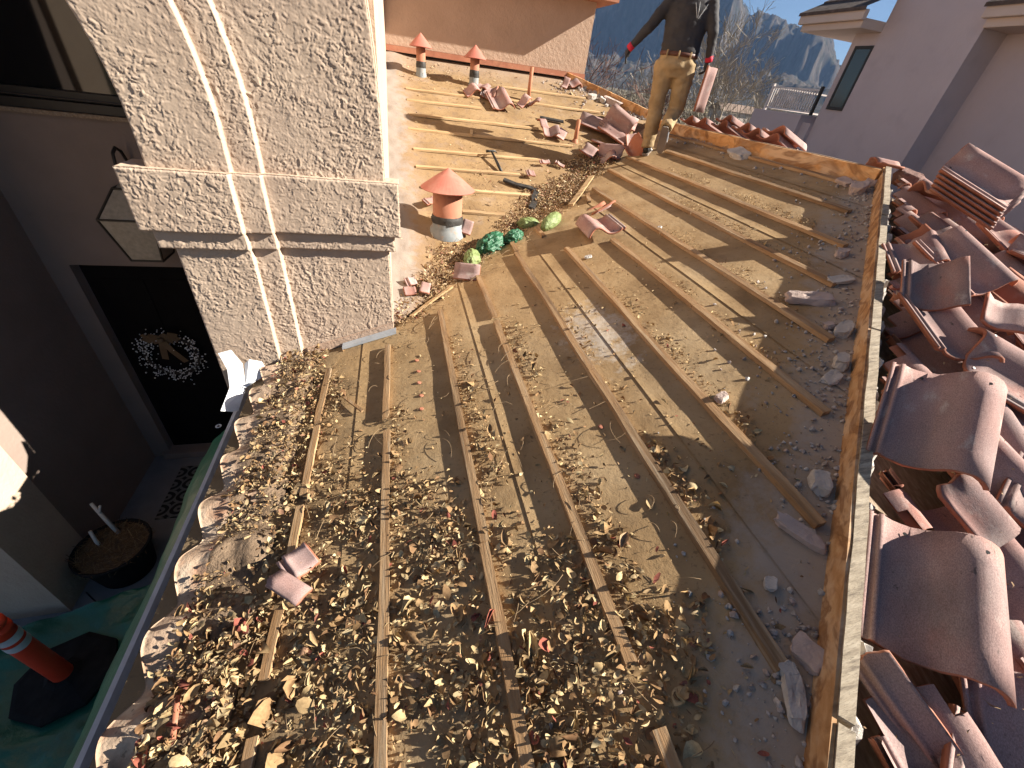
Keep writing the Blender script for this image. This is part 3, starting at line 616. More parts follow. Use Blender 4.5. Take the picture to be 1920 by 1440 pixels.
# small plastic cap nails holding the felt
for x, y in ((.075, 1.83), (.08, 1.95), (.074, 2.08), (.076, 2.2), (.07, 2.33), (.9, 1.3), (.93, .98)):
    o = hpart(MB().lathe([(0, .004), (.010, .004), (.013, .002), (.014, 0)], 12, (x, y, near(x) + .002)), 'cap_nail', 'clay')

# ================================================================== THINGS FIXED ON OR AROUND THE HOUSE
def cone_vent(x, y, pr, ph, cr, cz0, cz1, label, base_h=.10, sd=0):
    z = far(x, y); o = empty('roof_vent', (x, y, z), label, 'roof vent', 'terracotta vents on the far slope')
    wob = lambda g, zz: .012 * mnoise.noise((math.cos(g) * 2 + sd, math.sin(g) * 2, zz * 6))
    MB().lathe([(pr, base_h * .3), (pr, ph), (pr * .9, ph)], 32, wob=wob).build('pipe', M['terracotta'], o, True, world=False)
    MB().lathe([(pr * 1.35, -.06), (pr * 1.2, .01), (pr * 1.06, .03), (pr * 1.05, base_h), (pr * .99, base_h + .01)], 32, wob=lambda g, zz: .05 * mnoise.noise((math.cos(g) * 1.5 + sd + 3, math.sin(g) * 1.5, zz * 9))).build('boot', M['galv'], o, True, world=False)
    MB().lathe([(pr * 1.10, base_h * .72), (pr * 1.10, base_h * 1.02), (pr * 1.045, base_h * 1.32), (pr * 1.0, base_h * 1.36)], 48, wob=lambda g, zz: .05 * mnoise.noise((math.cos(g) * 3 + sd, math.sin(g) * 3, zz * 25))).build('tar_ring', M['tar'], o, True, world=False)
    MB().lathe([(0, cz1), (cr * .5, (cz0 + cz1) / 2 + .004), (cr, cz0), (cr * .985, cz0 - .006), (cr * .5, (cz0 + cz1) / 2 - .006), (0, cz1 - .012)], 40, wob=lambda g, zz: .012 * math.sin(2 * g + sd)).build('cap', M['terracotta_cap'], o, False, world=False)
    for k in range(3):
        g = k * 2.1 + .9 + sd; c, s_ = math.cos(g), math.sin(g)
        MB().tube([(c * pr * .98, s_ * pr * .98, ph - .03), (c * pr * 1.02, s_ * pr * 1.02, ph + .01), (c * cr * .62, s_ * cr * .62, cz0 + (cz1 - cz0) * .3)], .008, 6).build('bracket', M['terracotta'], o, world=False)
    return o
cone_vent(.44, 4.06, .135, .375, .245, .365, .535, 'large terracotta roof vent with a wide cone cap, nearest the tower wall corner', .10)
cone_vent(.39, 7.40, .062, .36, .155, .31, .46, 'small capped terracotta vent, left one of the pair by the back wall', .11, 1)
cone_vent(1.13, 7.29, .064, .35, .155, .31, .46, 'small capped terracotta vent, right one of the pair by the back wall', .13, 2)
for x, y, h, lab in ((1.89, 7.01, .40, 'tall thin rust coloured pipe standing up from the far slope'), (2.33, 6.0, .25, 'short thin rust coloured pipe stub beside the broken tile pile')):
    tag(MB().tube([(0, 0, -.03), (.0, 0, h * .5), (.004, 0, h)], .026, 16).lathe([(.05, -.02), (.035, .02), (.027, .03)], 16).build('vent_pipe', M['rustpipe'], None, True), lab, 'pipe', 'bare pipes on the far slope').location = (x, y, far(x, y))
# wall lantern
lan = empty('wall_lantern', (-2.13, 4.40, -1.40), 'black wall lantern with frosted tapering glass half hidden by the tower', 'lantern')
def lq(hw, z, a=R(0)): return [Vector((math.cos(a + R(45) + k * math.pi / 2) * hw * 1.414, -.21 + math.sin(a + R(45) + k * math.pi / 2) * hw * 1.414, z)) for k in range(4)]
T_, B_, A_ = lq(.185, .12), lq(.115, -.235), lq(.06, .33)
fr = MB()
for k in range(4):
    q = (k + 1) % 4
    for a, b in ((T_[k], T_[q]), (B_[k], B_[q]), (T_[k], B_[k]), (T_[k], A_[k]), (A_[k], A_[q])): fr.tube([a, b], .010, 6)
fr.build('frame', M['bronze'], lan, world=False)
gl = MB()
for k in range(4): q = (k + 1) % 4; gl.add([T_[k], T_[q], B_[q], B_[k]], [(0, 1, 2, 3)])
gl.build('glass', M['lampglass'], lan, world=False)
rf = MB()
for k in range(4): q = (k + 1) % 4; rf.add([T_[k], T_[q], A_[q], A_[k]], [(0, 1, 2, 3)])
rf.lathe([(.06, .33), (.02, .37), (.0, .38)], 10, (0, -.21, 0)); rf.build('roof', M['bronze'] if 0 else M['lampglass'], lan, world=False)
MB().tube([(0, -.21, .36), (0, -.21, .50), (0, -.19, .57), (0, -.13, .60), (0, -.07, .57), (0, -.03, .48), (0, 0, .42)], .012, 8).lathe([(.05, 0), (.05, .012), (0, .014)], 16, (0, 0, .42)).build('bracket', M['bronze'], lan, True, world=False)
for k in range(3): MB().tube([(-.03 + .03 * k, -.21, -.22), (-.03 + .03 * k, -.21, -.06)], .010, 6).build('candle', M['cream'], lan, world=False)
# wreath on the door
wr = empty('wreath', (-2.45, 4.455, -2.83), 'round wreath of white berries with a brown ribbon bow on the black door', 'wreath')
mb = MB(); mb.tube([(.24 * math.cos(t), -.03, .24 * math.sin(t)) for t in np.linspace(0, 2 * math.pi, 40)], .022, 6, False); mb.build('ring', M['bronze'], wr, world=False)
V = []; F = []
bmx = bmesh.new(); bmesh.ops.create_icosphere(bmx, subdivisions=1, radius=1); iv = np.array([v.co[:] for v in bmx.verts]); if_ = np.array([[v.index for v in f.verts] for f in bmx.faces]); bmx.free()
for k in range(430):
    g = rng.uniform(0, 6.283); r = .245 + rng.normal(0, .045); c = np.array([r * math.cos(g), -.035 - abs(rng.normal(0, .025)), r * math.sin(g)])
    F.append(if_ + len(V) * len(iv)); V.append(iv * rng.uniform(.0055, .0095) + c)
tag(link('berries', npmesh('berries', np.concatenate(V), np.concatenate(F), M['white_metal'], True), wr, False), kind='stuff')
mb = MB()
for pts, w_ in (([(-.01, -.09, .24), (-.09, -.13, .30), (-.15, -.10, .26), (-.10, -.08, .20), (-.01, -.09, .235)], .035), ([(.0, -.09, .24), (.08, -.13, .31), (.15, -.10, .27), (.09, -.08, .21), (.0, -.09, .235)], .035), ([(0, -.10, .235), (-.02, -.10, .12), (-.05, -.08, -.02)], .030), ([(0, -.10, .235), (.06, -.11, .10), (.13, -.08, -.06)], .030)):
    for a, b in zip(pts, pts[1:]):
        a, b = Vector(a), Vector(b); n_ = (b - a).cross(Vector((0, 1, 0))).normalized() * w_; mb.add([a - n_, a + n_, b + n_, b - n_], [(0, 1, 2, 3)])
mb.lathe([(0, .03), (.03, .02), (.035, 0), (.03, -.02), (0, -.03)], 12, (0, -.105, .238)); mb.build('bow', plain('ribbon', (.13, .085, .045), .8), wr, world=False)
o = tag(MB().box((-.46, -.38, 0), (.42, .38, .012)).build('doormat', M['mat']), 'black doormat with a pale scroll pattern before the door', 'doormat'); o.location = (-2.28, 3.80, GZ + .002)
# flower pot with a dead plant
pt = empty('flower_pot', (-2.74, 2.86, GZ), 'large black pot with dry straw and two pale cut stems', 'flower pot')
MB().lathe([(0, 0), (.20, 0), (.215, .02), (.27, .36), (.295, .37), (.295, .40), (.275, .40), (.265, .36)], 40).build('pot', M['rubber'], pt, True, world=False)
MB().lathe([(.265, .35), (.2, .375), (.1, .39), (0, .40)], 30, wob=lambda g, z: .1 * mnoise.noise((math.cos(g) * 3, math.sin(g) * 3, z * 20))).build('soil', M['earth'], pt, True, world=False)
V = []; F = []
for k in range(900):
    g = rng.uniform(0, 6.283); r = .27 * math.sqrt(rng.uniform(0, 1)); c = np.array([r * math.cos(g), r * math.sin(g), .40 - .04 * (r / .27) ** 2 + rng.uniform(0, .03)]); a = rng.uniform(0, 6.283); l = rng.uniform(.02, .08)
    d = np.array([math.cos(a), math.sin(a), rng.normal(0, .35)]) * l; n_ = np.array([-math.sin(a), math.cos(a), 0]) * .0022; V.append(np.array([c - d - n_, c - d + n_, c + d + n_, c + d - n_])); F.append(np.arange(4)[None] + 4 * k)
tag(link('straw', npmesh('straw', np.concatenate(V), np.concatenate(F), M['straw']), pt, False), kind='stuff')
MB().tube([(-.10, .02, .34), (-.11, .03, .46), (-.115, .05, .58)], [.017, .015, .013], 8).build('stem', M['palestem'], pt, True, world=False)
MB().tube([(.0, .14, .34), (-.06, .18, .55), (-.13, .24, .74)], [.019, .017, .013], 8).tube([(-.09, .20, .63), (-.06, .22, .72)], .010, 6).build('stem', M['palestem'], pt, True, world=False)
tag(MB().tube([(-3.05 + .02 * math.sin(t * 5), 2.72 - .06 * math.sin(t * 2.2), GZ + .006) if 0 else (-3.0 + .62 * t, 2.66 - .22 * math.sin(t * 2.6), GZ + .008) for t in np.linspace(0, 1, 16)], .006, 6).build('cable', M['black'], None, True), 'thin black cable lying on the patio around the pot', 'cable')
# orange delineator post
dl = empty('delineator_post', (-2.74, 1.90, GZ + .07), 'orange tubular delineator post with two silver bands on black rubber base', 'marker post')
pr = [(.048, 0), (.046, .35), (.044, .8), (.043, .93), (.050, .94), (.050, .965), (.030, .97), (.030, 1.0), (.048, 1.005), (.048, 1.04), (.02, 1.05), (0, 1.05)]
LN = Matrix.Rotation(R(4), 4, 'X') @ Matrix.Rotation(R(5), 4, 'Y')
def lathe_lean(prof, seg=28):
    m_ = MB().lathe(prof, seg); m_.v = [tuple(LN @ Vector(v)) for v in m_.v]; return m_
lathe_lean([(r + .018, z + .06) for r, z in pr]).build('tube', M['orange'], dl, True, world=False)
for z in (.69, .80): lathe_lean([(.0655, z + .06), (.0655, z + .135)]).build('reflective_band', M['silver'], dl, True, world=False)
MB().lathe([(0, 0), (.33, 0), (.33, .03), (.29, .05), (.12, .075), (.085, .10), (.07, .10)], 8).build('base', M['rubber'], dl, world=False)
# green tarp, hung from the eave and spread over the bed
def tarp():
    ys = np.linspace(-.9, 2.58, 150); us = np.linspace(0, 1, 110); Y, U = np.meshgrid(ys, us, indexing='ij')
    P = np.stack([Y.ravel(), U.ravel() * 3, 0 * Y.ravel()], 1); n1 = fbm(P * 1.6, 4, 3).reshape(Y.shape); n2 = fbm(P * 5, 4, 8).reshape(Y.shape)
    ridge = (1 - np.abs(fbm(np.stack([Y.ravel() * 1.1 + U.ravel() * 2.2, U.ravel() * 4 - Y.ravel() * .5, 0 * Y.ravel()], 1), 3, 5)).reshape(Y.shape)) ** 5
    k = [0, .10, .2, .46, .56, 1]
    yend = 3.0 - .0 * U; far_y = np.where(U > .52, np.minimum(Y, 2.30 + .35 * sstep(.95, .55, U)), Y)
    X = np.interp(U, k, [-1.15, -1.42, -1.66, -1.78, -2.0, -3.9]) + .03 * n1 * sstep(0, .2, U) + np.where(U > .5, 0, .03 * n2)
    Z = np.interp(U, k, [-2.14, -2.46, -2.88, -4.15, GZ + .03, GZ + .03])
    Z = Z + sstep(.5, .6, U) * (1 - .95 * np.exp(-(((X + 2.74) / .42) ** 2 + ((Y - 1.9) / .42) ** 2) ** 2)) * (.05 * np.abs(n1) + .035 * n2 * .6 + .10 * ridge + .03 * (1 - np.abs(n2)) ** 4) + .02 * n2 * (U < .5)
    Z += np.where(U < .5, .10 * sstep(1.6, 2.58, Y) * sstep(0, .2, U), 0)
    V = np.stack([X.ravel(), far_y.ravel(), np.maximum(Z, GZ + .005).ravel()], 1); n = len(us)
    i, j = np.meshgrid(np.arange(len(ys) - 1), np.arange(n - 1), indexing='ij'); F = np.stack([i * n + j, (i + 1) * n + j, (i + 1) * n + j + 1, i * n + j + 1], -1).reshape(-1, 4)
    d = np.abs(V[F[:, 0], 1] - V[F[:, 1], 1]); F = F[d > 1e-5]
    o = link('tarp', npmesh('tarp', V, F, M['tarp'], True)); o['label'] = 'creased green plastic tarp hanging below the gutter and spread on the ground'; o['category'] = 'tarp'
    MB().lathe([(.009, 0), (.018, .003), (.02, 0)], 14, (-1.30, 2.50, -2.20)).build('grommet', M['silver'], o)
tarp()
# crumpled bit of white flashing at the gutter end
mb = MB(); P_ = [[(-1.20, 2.40, -1.98), (-1.12, 2.44, -2.03)], [(-1.19, 2.60, -1.94), (-1.10, 2.62, -1.96)], [(-1.21, 2.70, -1.86), (-1.12, 2.74, -1.84)], [(-1.25, 2.745, -1.75), (-1.17, 2.755, -1.73)]]
for (a, b), (c, d) in zip(P_, P_[1:]): mb.add([a, b, d, c], [(0, 1, 2, 3)])
mb.add([(-1.10, 2.62, -1.96), (-1.03, 2.66, -1.93), (-1.07, 2.735, -1.80), (-1.11, 2.74, -1.84)], [(0, 1, 2, 3)]); mb.add([(-1.03, 2.66, -1.93), (-.96, 2.70, -1.90), (-1.0, 2.75, -1.83), (-1.07, 2.735, -1.80)], [(0, 1, 2, 3)])
o = tag(mb.build('metal_flashing', M['white_metal']), 'bent scrap of white sheet metal at the gutter end against the tower', 'metal scrap'); sd_ = o.modifiers.new('t', 'SOLIDIFY'); sd_.thickness = .003

# ================================================================== NEIGHBOURING HOUSE
NX = 8.5
nb = empty('neighbour_house', (NX, 8, GZ), 'lavender grey stucco house next door with dark shingled eaves', 'house')
def npart(mb, name, mt, **k): return mb.build(name, M[mt], nb, **k)
npart(MB().box((NX, 6.27, GZ), (NX + 2.99, 7.95, 2.35)), 'projecting_wall', 'neigh')
npart(MB().box((NX + .03, 7.952, GZ), (NX + 3, 8.50, 1.40)), 'wall', 'neigh')
npart(MB().box((NX + .52, -6, GZ), (NX + 6, 6.268, 1.38)), 'wall', 'neigh')
npart(MB().box((NX + 3.002, 6.27, GZ), (NX + 6, 8.9, 1.5)), 'wall', 'neigh')
bal = npart(MB().box((NX - .16, 8.72, GZ), (NX + 2.9, 10.2, .08)), 'balcony_wall', 'neigh')
npart(MB().box((NX - .05, 8.502, GZ), (NX + 2.9, 8.718, -.05)), 'wall', 'neigh')
# eaves
def eave_box(y0, y1, z, xo, xi, tag_):
    npart(MB().box((xo, y0, z), (xi, y1, z + .14)).box((xo - .09, y0 - .04, z + .10), (xo - .001, y1 + .04, z + .24)), 'fascia', 'cream', bevel=.01)
    mb = MB(); n = 7
    for k in range(n):
        t0, t1 = k / n, (k + 1) / n; xa, xb = xo - .12 + (xi - xo + .3) * t0, xo - .12 + (xi - xo + .3) * t1 + .05; za = z + .27 + .55 * t0 * (xi - xo)
        mb.add([(xa, y0 - .06, za), (xb, y0 - .06, za + .55 * (xi - xo) / n), (xb, y1 + .06, za + .55 * (xi - xo) / n), (xa, y1 + .06, za), (xa, y0 - .06, za - .05), (xa, y1 + .06, za - .05)], [(0, 1, 2, 3), (4, 0, 3, 5)])
    npart(mb, 'roof', 'shingle')
eave_box(7.952, 9.35, 1.40, NX - .50, NX + 2.4, 0)
eave_box(-6, 6.26, 1.38, NX - .06, NX + 3.2, 1)
def nwindow(y0, y1, z0, z1, x):
    f = 0.05
    wq = npart(MB().box((x - .02, y0, z0), (x + .06, y0 + f, z1)).box((x - .02, y1 - f, z0), (x + .06, y1, z1)).box((x - .02, y0 + f, z0), (x + .06, y1 - f, z0 + f)).box((x - .02, y0 + f, z1 - f), (x + .06, y1 - f, z1)), 'window', 'bronze', bevel=.004)
    MB().box((x - .012, y0 + f, z0 + f), (x - .004, y1 - f, z1 - f)).build('pane', M['glass_n'], wq)
nwindow(7.955, 8.36, .22, 1.22, NX + .02); nwindow(4.6, 5.28, .40, 1.15, NX + .5)
rl = empty('balcony_railing', (NX - .02, 9.4, .08), 'pale metal railing of close vertical bars on the neighbouring balcony', 'railing')
for z in (.12, .50): MB().box((NX - .05, 8.66, z), (NX - .015, 9.98, z + .03)).build('rail', M['rail'], rl)
for k in range(19): y = 8.72 + k * .069; MB().box((NX - .042, y, .151), (NX - .022, y + .02, .499)).build('baluster', M['rail'], rl)
for y in (8.60, 9.98): MB().box((NX - .06, y, .081), (NX - .01, y + .05, .58)).build('post', M['bronze'] if y < 9 else M['rail'], rl)
for z in (.12, .50):
    MB().box((NX - .01, 10.0, z), (NX + 2.2, 10.03, z + .03)).build('rail', M['rail'], rl)

# ================================================================== TREES AND FAR VEGETATION
def bare_tree(base, h, r0, sd, label, bark, spread=.55, depth=6, lean=(0, 0), trunk_r=None):
    rd = random.Random(sd); tr = MB(); tw = MB()
    root = empty('bare_tree', base, label, 'tree', 'leafless trees beyond the roof')
    def grow(p, d, l, r, dep):
        n = 4; pts = [p]; rad = [r]; q = p; dd = d
        for i in range(n):
            dd = (dd + Vector((rd.gauss(0, .13), rd.gauss(0, .13), rd.gauss(.03, .10)))).normalized(); q = q + dd * l / n; pts.append(q); rad.append(max(.0065, r * (1 - .35 * (i + 1) / n)))
        (tr if dep > depth - 3 else tw).tube(pts, rad, 6 if dep > depth - 3 else 3, False)
        if dep == 0: return
        for k in range(3 if dep < depth - 1 else 3):
            t = pts[-1] if k == 0 else pts[rd.choice((2, 3, 4))]
            ax = Vector((rd.gauss(0, 1), rd.gauss(0, 1), rd.gauss(0, .6))); nd = (dd + ax.normalized() * (spread + rd.uniform(-.12, .25)) * (.6 if k == 0 else 1.2)); nd.z += .12
            grow(t, nd.normalized(), l * rd.uniform(.66, .86), rad[-1] * rd.uniform(.6, .85), dep - 1)
    grow(Vector((0, 0, 0)), Vector((lean[0], lean[1], 1)).normalized(), h * .30, r0, depth)
    tr.build('trunk', M[bark], root, True, world=False); tag(tw.build('twigs', M[bark], root, world=False), kind='stuff')
bare_tree((6.5, 13.4, GZ), 6.6, .10, 5, 'small bare tree with reddish twigs between the back wall and the worker', 'barkred', .62)
bare_tree((12.9, 17.0, GZ), 6.6, .17, 11, 'broad grey leafless tree just right of the worker', 'barkgrey', .6, 7)
bare_tree((10.6, 16.6, GZ), 6.2, .13, 23, 'pale grey leafless tree behind the worker', 'barkgrey', .6)
bare_tree((22.0, 27.0, GZ), 6.4, .15, 31, 'far grey leafless tree beside the balcony railing', 'barkgrey', .62)
def tufts(name, centers, rad, n, size, mt, flat=.7):
    """leaf-sized faces in clumps"""
    c = np.asarray(centers); k = rng.integers(0, len(c), n); d = rng.normal(0, 1, (n, 3)); d /= np.linalg.norm(d, axis=1)[:, None]
    r = (rng.uniform(0, 1, n) ** .4)[:, None] * np.asarray(rad)[k][:, None]; p = c[k] + d * r * np.array([1, 1, flat]); p[:, 2] += np.asarray(rad)[k] * .3
    a = rng.normal(0, 1, (n, 3)); b = np.cross(a, rng.normal(0, 1, (n, 3))); a /= np.linalg.norm(a, axis=1)[:, None]; b /= np.linalg.norm(b, axis=1)[:, None]
    s_ = (rng.uniform(.6, 1.4, n) * size * (np.asarray(rad)[k] ** .5))[:, None]; a = a * s_; b = b * s_ * .45
    V = np.stack([p - a, p - b, p + a, p + b], 1).reshape(-1, 3); F = np.arange(4 * n).reshape(-1, 4)
    return npmesh(name, V, F, M[mt])
cs = []; rs = []
for k in range(1500):
    a = R(rng.uniform(10, 62)); r = 22 * (26 ** rng.uniform(0, 1)); cs.append((r * math.sin(a), r * math.cos(a), GZ + max(0, r - 60) * .0065)); rs.append(rng.uniform(.5, 1.4) * (1 + r / 130))
tag(link('brushland', tufts('brushland', cs, rs, 60000, .22, 'scrub')), kind='stuff')
o = empty('juniper_shrub', (13.6, 18.6, GZ), 'small dark evergreen bush below the balcony at the roof edge', 'shrub')
link('foliage', tufts('foliage', [(rng.normal(0, .45), rng.normal(0, .45), z) for z in np.linspace(.3, 3.4, 16)], np.linspace(.95, .3, 16), 5000, .10, 'juniper', 1), o, False)
MB().tube([(0, 0, 0), (0, 0, 2.5)], [.09, .03], 6).build('trunk', M['barkgrey'], o, world=False)
for k, (a, r, lab) in enumerate(((37.2, 150, 'tiny far white house with a brown roof beyond the bare trees'), (38.6, 175, 'second tiny far house, nearer the balcony railing'))):
    x, y = r * math.sin(R(a)), r * math.cos(R(a)); z = GZ + (r - 60) * .0065
    o = empty('distant_house', (x, y, z), lab, 'house', 'far houses below the mountain')
    MB().box((-5, -3, 0), (5, 3, 3.2)).build('wall', M['distant_wall'], o, world=False)
    MB().add([(-5.4, -3.5, 3.2), (5.4, -3.5, 3.2), (5.4, 3.5, 3.2), (-5.4, 3.5, 3.2), (-5.4, 0, 4.9), (5.4, 0, 4.9)], [(0, 1, 5, 4), (2, 3, 4, 5), (0, 4, 3), (1, 2, 5)]).build('roof', M['distant_roof'], o, world=False)

# ================================================================== LOOSE TILES
nS = math.hypot(1, S)
PB = {'near': Matrix(((1 / nS, 0, -S / nS), (0, 1, 0), (S / nS, 0, 1 / nS))), 'far': Matrix(((1, 0, 0), (0, 1 / nS, -S / nS), (0, S / nS, 1 / nS))), 'flat': Matrix.Identity(3)}
PB['hip'] = PB['far']
PB['back'] = Matrix(((1 / nS, 0, S / nS), (0, 1, 0), (-S / nS, 0, 1 / nS)))
PZ = {'near': near, 'far': far, 'hip': hipz, 'back': lambda x, y: -.36 - (x - 3.8) * S, 'flat': lambda x, y: GZ}
def pose(o, plane, x, y, lift, yaw=0, pitch=0, roll=0):
    m = PB[plane] @ Matrix.Rotation(R(yaw), 3, 'Z') @ Matrix.Rotation(R(pitch), 3, 'X') @ Matrix.Rotation(R(roll), 3, 'Y')
    o.rotation_euler = m.to_euler(); o.location = Vector((x, y, PZ[plane](x, y))) + PB[plane] @ Vector((0, 0, lift)); return o
def tile(label, me=None, group=None, name='roof_tile'):
    o = link(name, me or full_tile); o['label'] = label; o['category'] = 'roof tile' if name == 'roof_tile' else 'tile fragment'
    if group: o['group'] = group
    return o
def broken(sd, u0=0, u1=TW, v0=0, v1=TL, amp=.03, slo=0, shi=0, name='tile_fragment', side=0):
    lo = jag(v0, amp if v0 > 0 else .002, sd, slo); hi = jag(v1, amp if v1 < TL else .002, sd + 7, shi)
    m_ = tile_bm(u0, u1, lo, lambda u: max(hi(u), lo(u) + .02), nv=4, holes=(v1 >= TL), res=2)
    cx = (u0 + u1) / 2 - TW / 2; cy = (v0 + v1) / 2
    me = m_.mesh(name, TM, True); me.transform(Matrix.Translation((-cx, -cy, 0))); return me
for o_ in (full_tile,): o_.transform(Matrix.Translation((0, -TL / 2, 0)))     # origin mid-tile
def fixed(lab, loc, rot, me=None):       # loc is the butt end centre
    o = tile(lab, me, 'loose roof tiles heaped beyond the hip board'); o.rotation_euler = rot; o.location = Vector(loc) + Euler(rot).to_matrix() @ Vector((0, TL / 2, 0)); return o
fixed('whole mauve roof tile with shaded pan and a nail hole, resting against the middle of the hip board', (1.737, .596, -.931), (.527, -.16, -.896))
fixed('largest nearest whole roof tile, sunlit pan, against the lower end of the hip board', (1.345, .132, -1.155), (.334, -.174, -.82))
fixed('long roof tile lying askew with its barrel lit, below the stack of tiles', (3.114, 1.44, -.634), (.408, -.223, .029))
st = ((3.67, 1.939, -.242), (.383, -.42, .457))
for k, lab in enumerate(('uppermost tile of the neat stack of tiles near the ridge end', 'second tile from the top of the neat stack', 'third tile from the top of the neat stack', 'fourth tile from the top of the neat stack', 'lowest tile of the neat stack near the ridge end')):
    o = fixed(lab, Vector(st[0]) + Euler(st[1]).to_matrix() @ Vector((-.012 * k, -.012 * k, -.021 * k)), st[1])
G2 = 'loose roof tiles heaped beyond the hip board'
def loose(lab, plane, x, y, lift, yaw, pitch=0, roll=0, me=None, g=G2, name='roof_tile'): return pose(tile(lab, me, g, name), plane, x, y, lift, yaw, pitch, roll)
loose('broad tile lying flat under the neat stack, its end packed with mortar', 'hip', 3.92, 2.45, .15, 70, 0, 28)
loose('tile jutting out under the right side of the neat stack', 'hip', 3.95, 1.95, .12, -28, -4, 8)
loose('tile with a broken upper end just below the mortar packed one', 'hip', 3.42, 2.02, .10, 12, 3, 12)
loose('tile half hidden behind the long askew tile', 'hip', 3.65, 1.66, .10, 4, 2, 6)
loose('shaded tile at the right edge below the neat stack', 'hip', 4.0, 1.45, .12, -18, 0, -10)
fixed('tile with a jagged lower end lying across two others, midway along the hip board', (2.448, 1.022, -.784), (.214, .18, -.379), None)
loose('snapped half tile standing on edge beside the hip board, ribs uppermost', 'hip', 2.62, 1.50, .20, -30, 16, -22, broken(3, 0, .24, .0, .30, .03), name='tile_fragment')
loose('curved broken tile lip lying over the jagged tile', 'hip', 2.84, 1.24, .22, -48, 8, 12, broken(9, .08, .33, .0, .22, .04), name='tile_fragment')
loose('small clay coloured tile piece turned underside up near the hip board top', 'hip', 3.14, 1.94, .13, 20, 8, 150, broken(11, .14, .33, .1, .34, .03), name='tile_fragment')
loose('tile with crisp ribs tilted toward the right edge between the two big tiles', 'hip', 2.30, .47, .12, -64, 0, -8)
loose('dark shaded tile below the two big tiles at the right edge', 'hip', 2.38, .80, .06, -20, 0, 0)
loose('tile slipping under the big middle tile', 'hip', 2.16, .66, .08, 10, 3, -4)
loose('tile lying loosely at the right edge above the big middle tile', 'hip', 2.86, 1.0, .10, 8, 3, 6)
loose('mortar crusted broken tile at the lower right corner', 'hip', 1.50, -.04, .10, -28, 10, -30, broken(17, 0, .26, .05, .42, .04), name='tile_fragment')
loose('narrow tile strip leaning by the lower end of the hip board', 'hip', 1.26, .05, .05, 18, 6, -60, broken(19, 0, .10, .0, .36, .02), name='tile_fragment')
loose('whole tile under the mortar crusted piece at the lower right corner', 'hip', 1.62, .03, .035, -10)
loose('red brown broken tile chunk perched on the top end of the hip board', 'near', 3.90, 2.98, .06, 60, 20, 30, broken(23, .1, .33, .0, .18, .04), name='tile_fragment')
loose('dusty tile lying crosswise just above the big middle tile', 'hip', 2.62, .98, .16, 52, 6, -10)
loose('tile sunk between two laid rows near the right edge, below the curved broken lip', 'hip', 3.05, 1.12, .12, -34, -6, 14)
loose('tile turned underside up near the right edge, beyond the jagged tile', 'hip', 3.38, 1.42, .17, 25, 5, 172)
loose('half tile with a slanted break beside the clay coloured piece', 'hip', 2.92, 1.78, .12, -20, 6, -12, broken(51, 0, .33, .0, .24, .04, .3, .3), name='tile_fragment')
loose('chipped tile corner wedged between the two big tiles', 'hip', 1.90, .52, .10, 30, 14, 10, broken(53, .12, .33, .0, .24, .04), name='tile_fragment')
loose('tile lying aslant at the far right below the neat stack, barrel catching the sun', 'hip', 3.88, 1.72, .20, 34, -6, 6)
loose('splintered tile shard lying flat below the biggest tile beside the hip board', 'hip', 1.30, -.06, .05, -50, 4, 8, broken(55, .0, .16, .0, .30, .03), name='tile_fragment')
# ridge: tile ends sticking up behind the ridge board
G3 = 'tiles standing behind the ridge board'
for y, l, lab in ((5.30, .27, 'upper tile of the left double pair behind the ridge board'), (5.31, .20, 'lower tile of the left double pair behind the ridge board'), (4.93, .22, 'middle tile showing its wavy end behind the ridge board'), (4.74, .19, 'tile just behind the middle wavy tile at the ridge board'),
                  (4.40, .245, 'upper tile of the right double pair behind the ridge board'), (4.42, .17, 'lower tile of the right double pair behind the ridge board'), (5.72, .19, 'tile under the foot of the carried tile behind the ridge board'), (6.05, .19, 'tile right behind the worker at the ridge board')):
    loose(lab, 'back', 3.83 + .21 + random.uniform(0, .03), y, l, -90 + random.uniform(-5, 5), 0, 0, None, G3)
loose('tile with its red underside showing, standing on edge beyond the upper hip board', 'back', 3.78, 8.05, .02, -60, 60, 10, None, G3)
loose('tile lying beyond the upper hip board beside the upturned one', 'back', 3.55, 8.75, .10, -60, 5, 5, None, G3)
loose('third tile beyond the upper hip board, nearest the back wall', 'back', 3.25, 9.1, .1, -70, 5, 5, None, G3)
# on the roof itself
G4 = 'roof tiles left lying on the stripped roof'
loose('single sunlit tile lying alone across a batten near the middle of the roof', 'near', 1.74, 3.47, .05, 176, 2, 0, None, G4)
loose('dark upside down tile piece just above the single sunlit tile', 'near', 1.93, 3.98, .03, -80, 10, 170, broken(31, .1, .33, .05, .3, .03), G4, 'tile_fragment')
loose('whole tile leaning by the thin tall pipe on the far slope', 'far', 1.42, 6.78, .05, 8, 4, -4, None, G4)
loose('broken tile piece above the whole tile on the far slope', 'far', 1.30, 7.0, .04, -20, 8, 0, broken(33, 0, .2, .1, .38, .04), G4, 'tile_fragment')
loose('large flat tile at the back of the broken tile pile by the worker', 'far', 3.25, 6.62, .05, 62, 3, -3, None, G4)
loose('tile tipped on its side on top of the broken tile pile', 'far', 3.02, 6.30, .16, 38, 10, -46, None, G4)
loose('barrel side up tile in the middle of the broken tile pile', 'far', 2.92, 6.12, .07, 42, 6, 12, None, G4)
loose('tile with ribs showing at the left of the broken tile pile', 'far', 2.72, 6.42, .05, 66, 4, 0, None, G4)
loose('cracked tile at the front of the broken tile pile', 'near', 2.72, 5.62, .06, 40, 6, -10, broken(41, .05, .33, .08, .42, .04), G4)
loose('upturned dark tile piece at the right front of the broken tile pile', 'near', 2.95, 5.42, .10, 10, 40, 150, broken(43, .1, .33, .1, .36, .04), G4, 'tile_fragment')
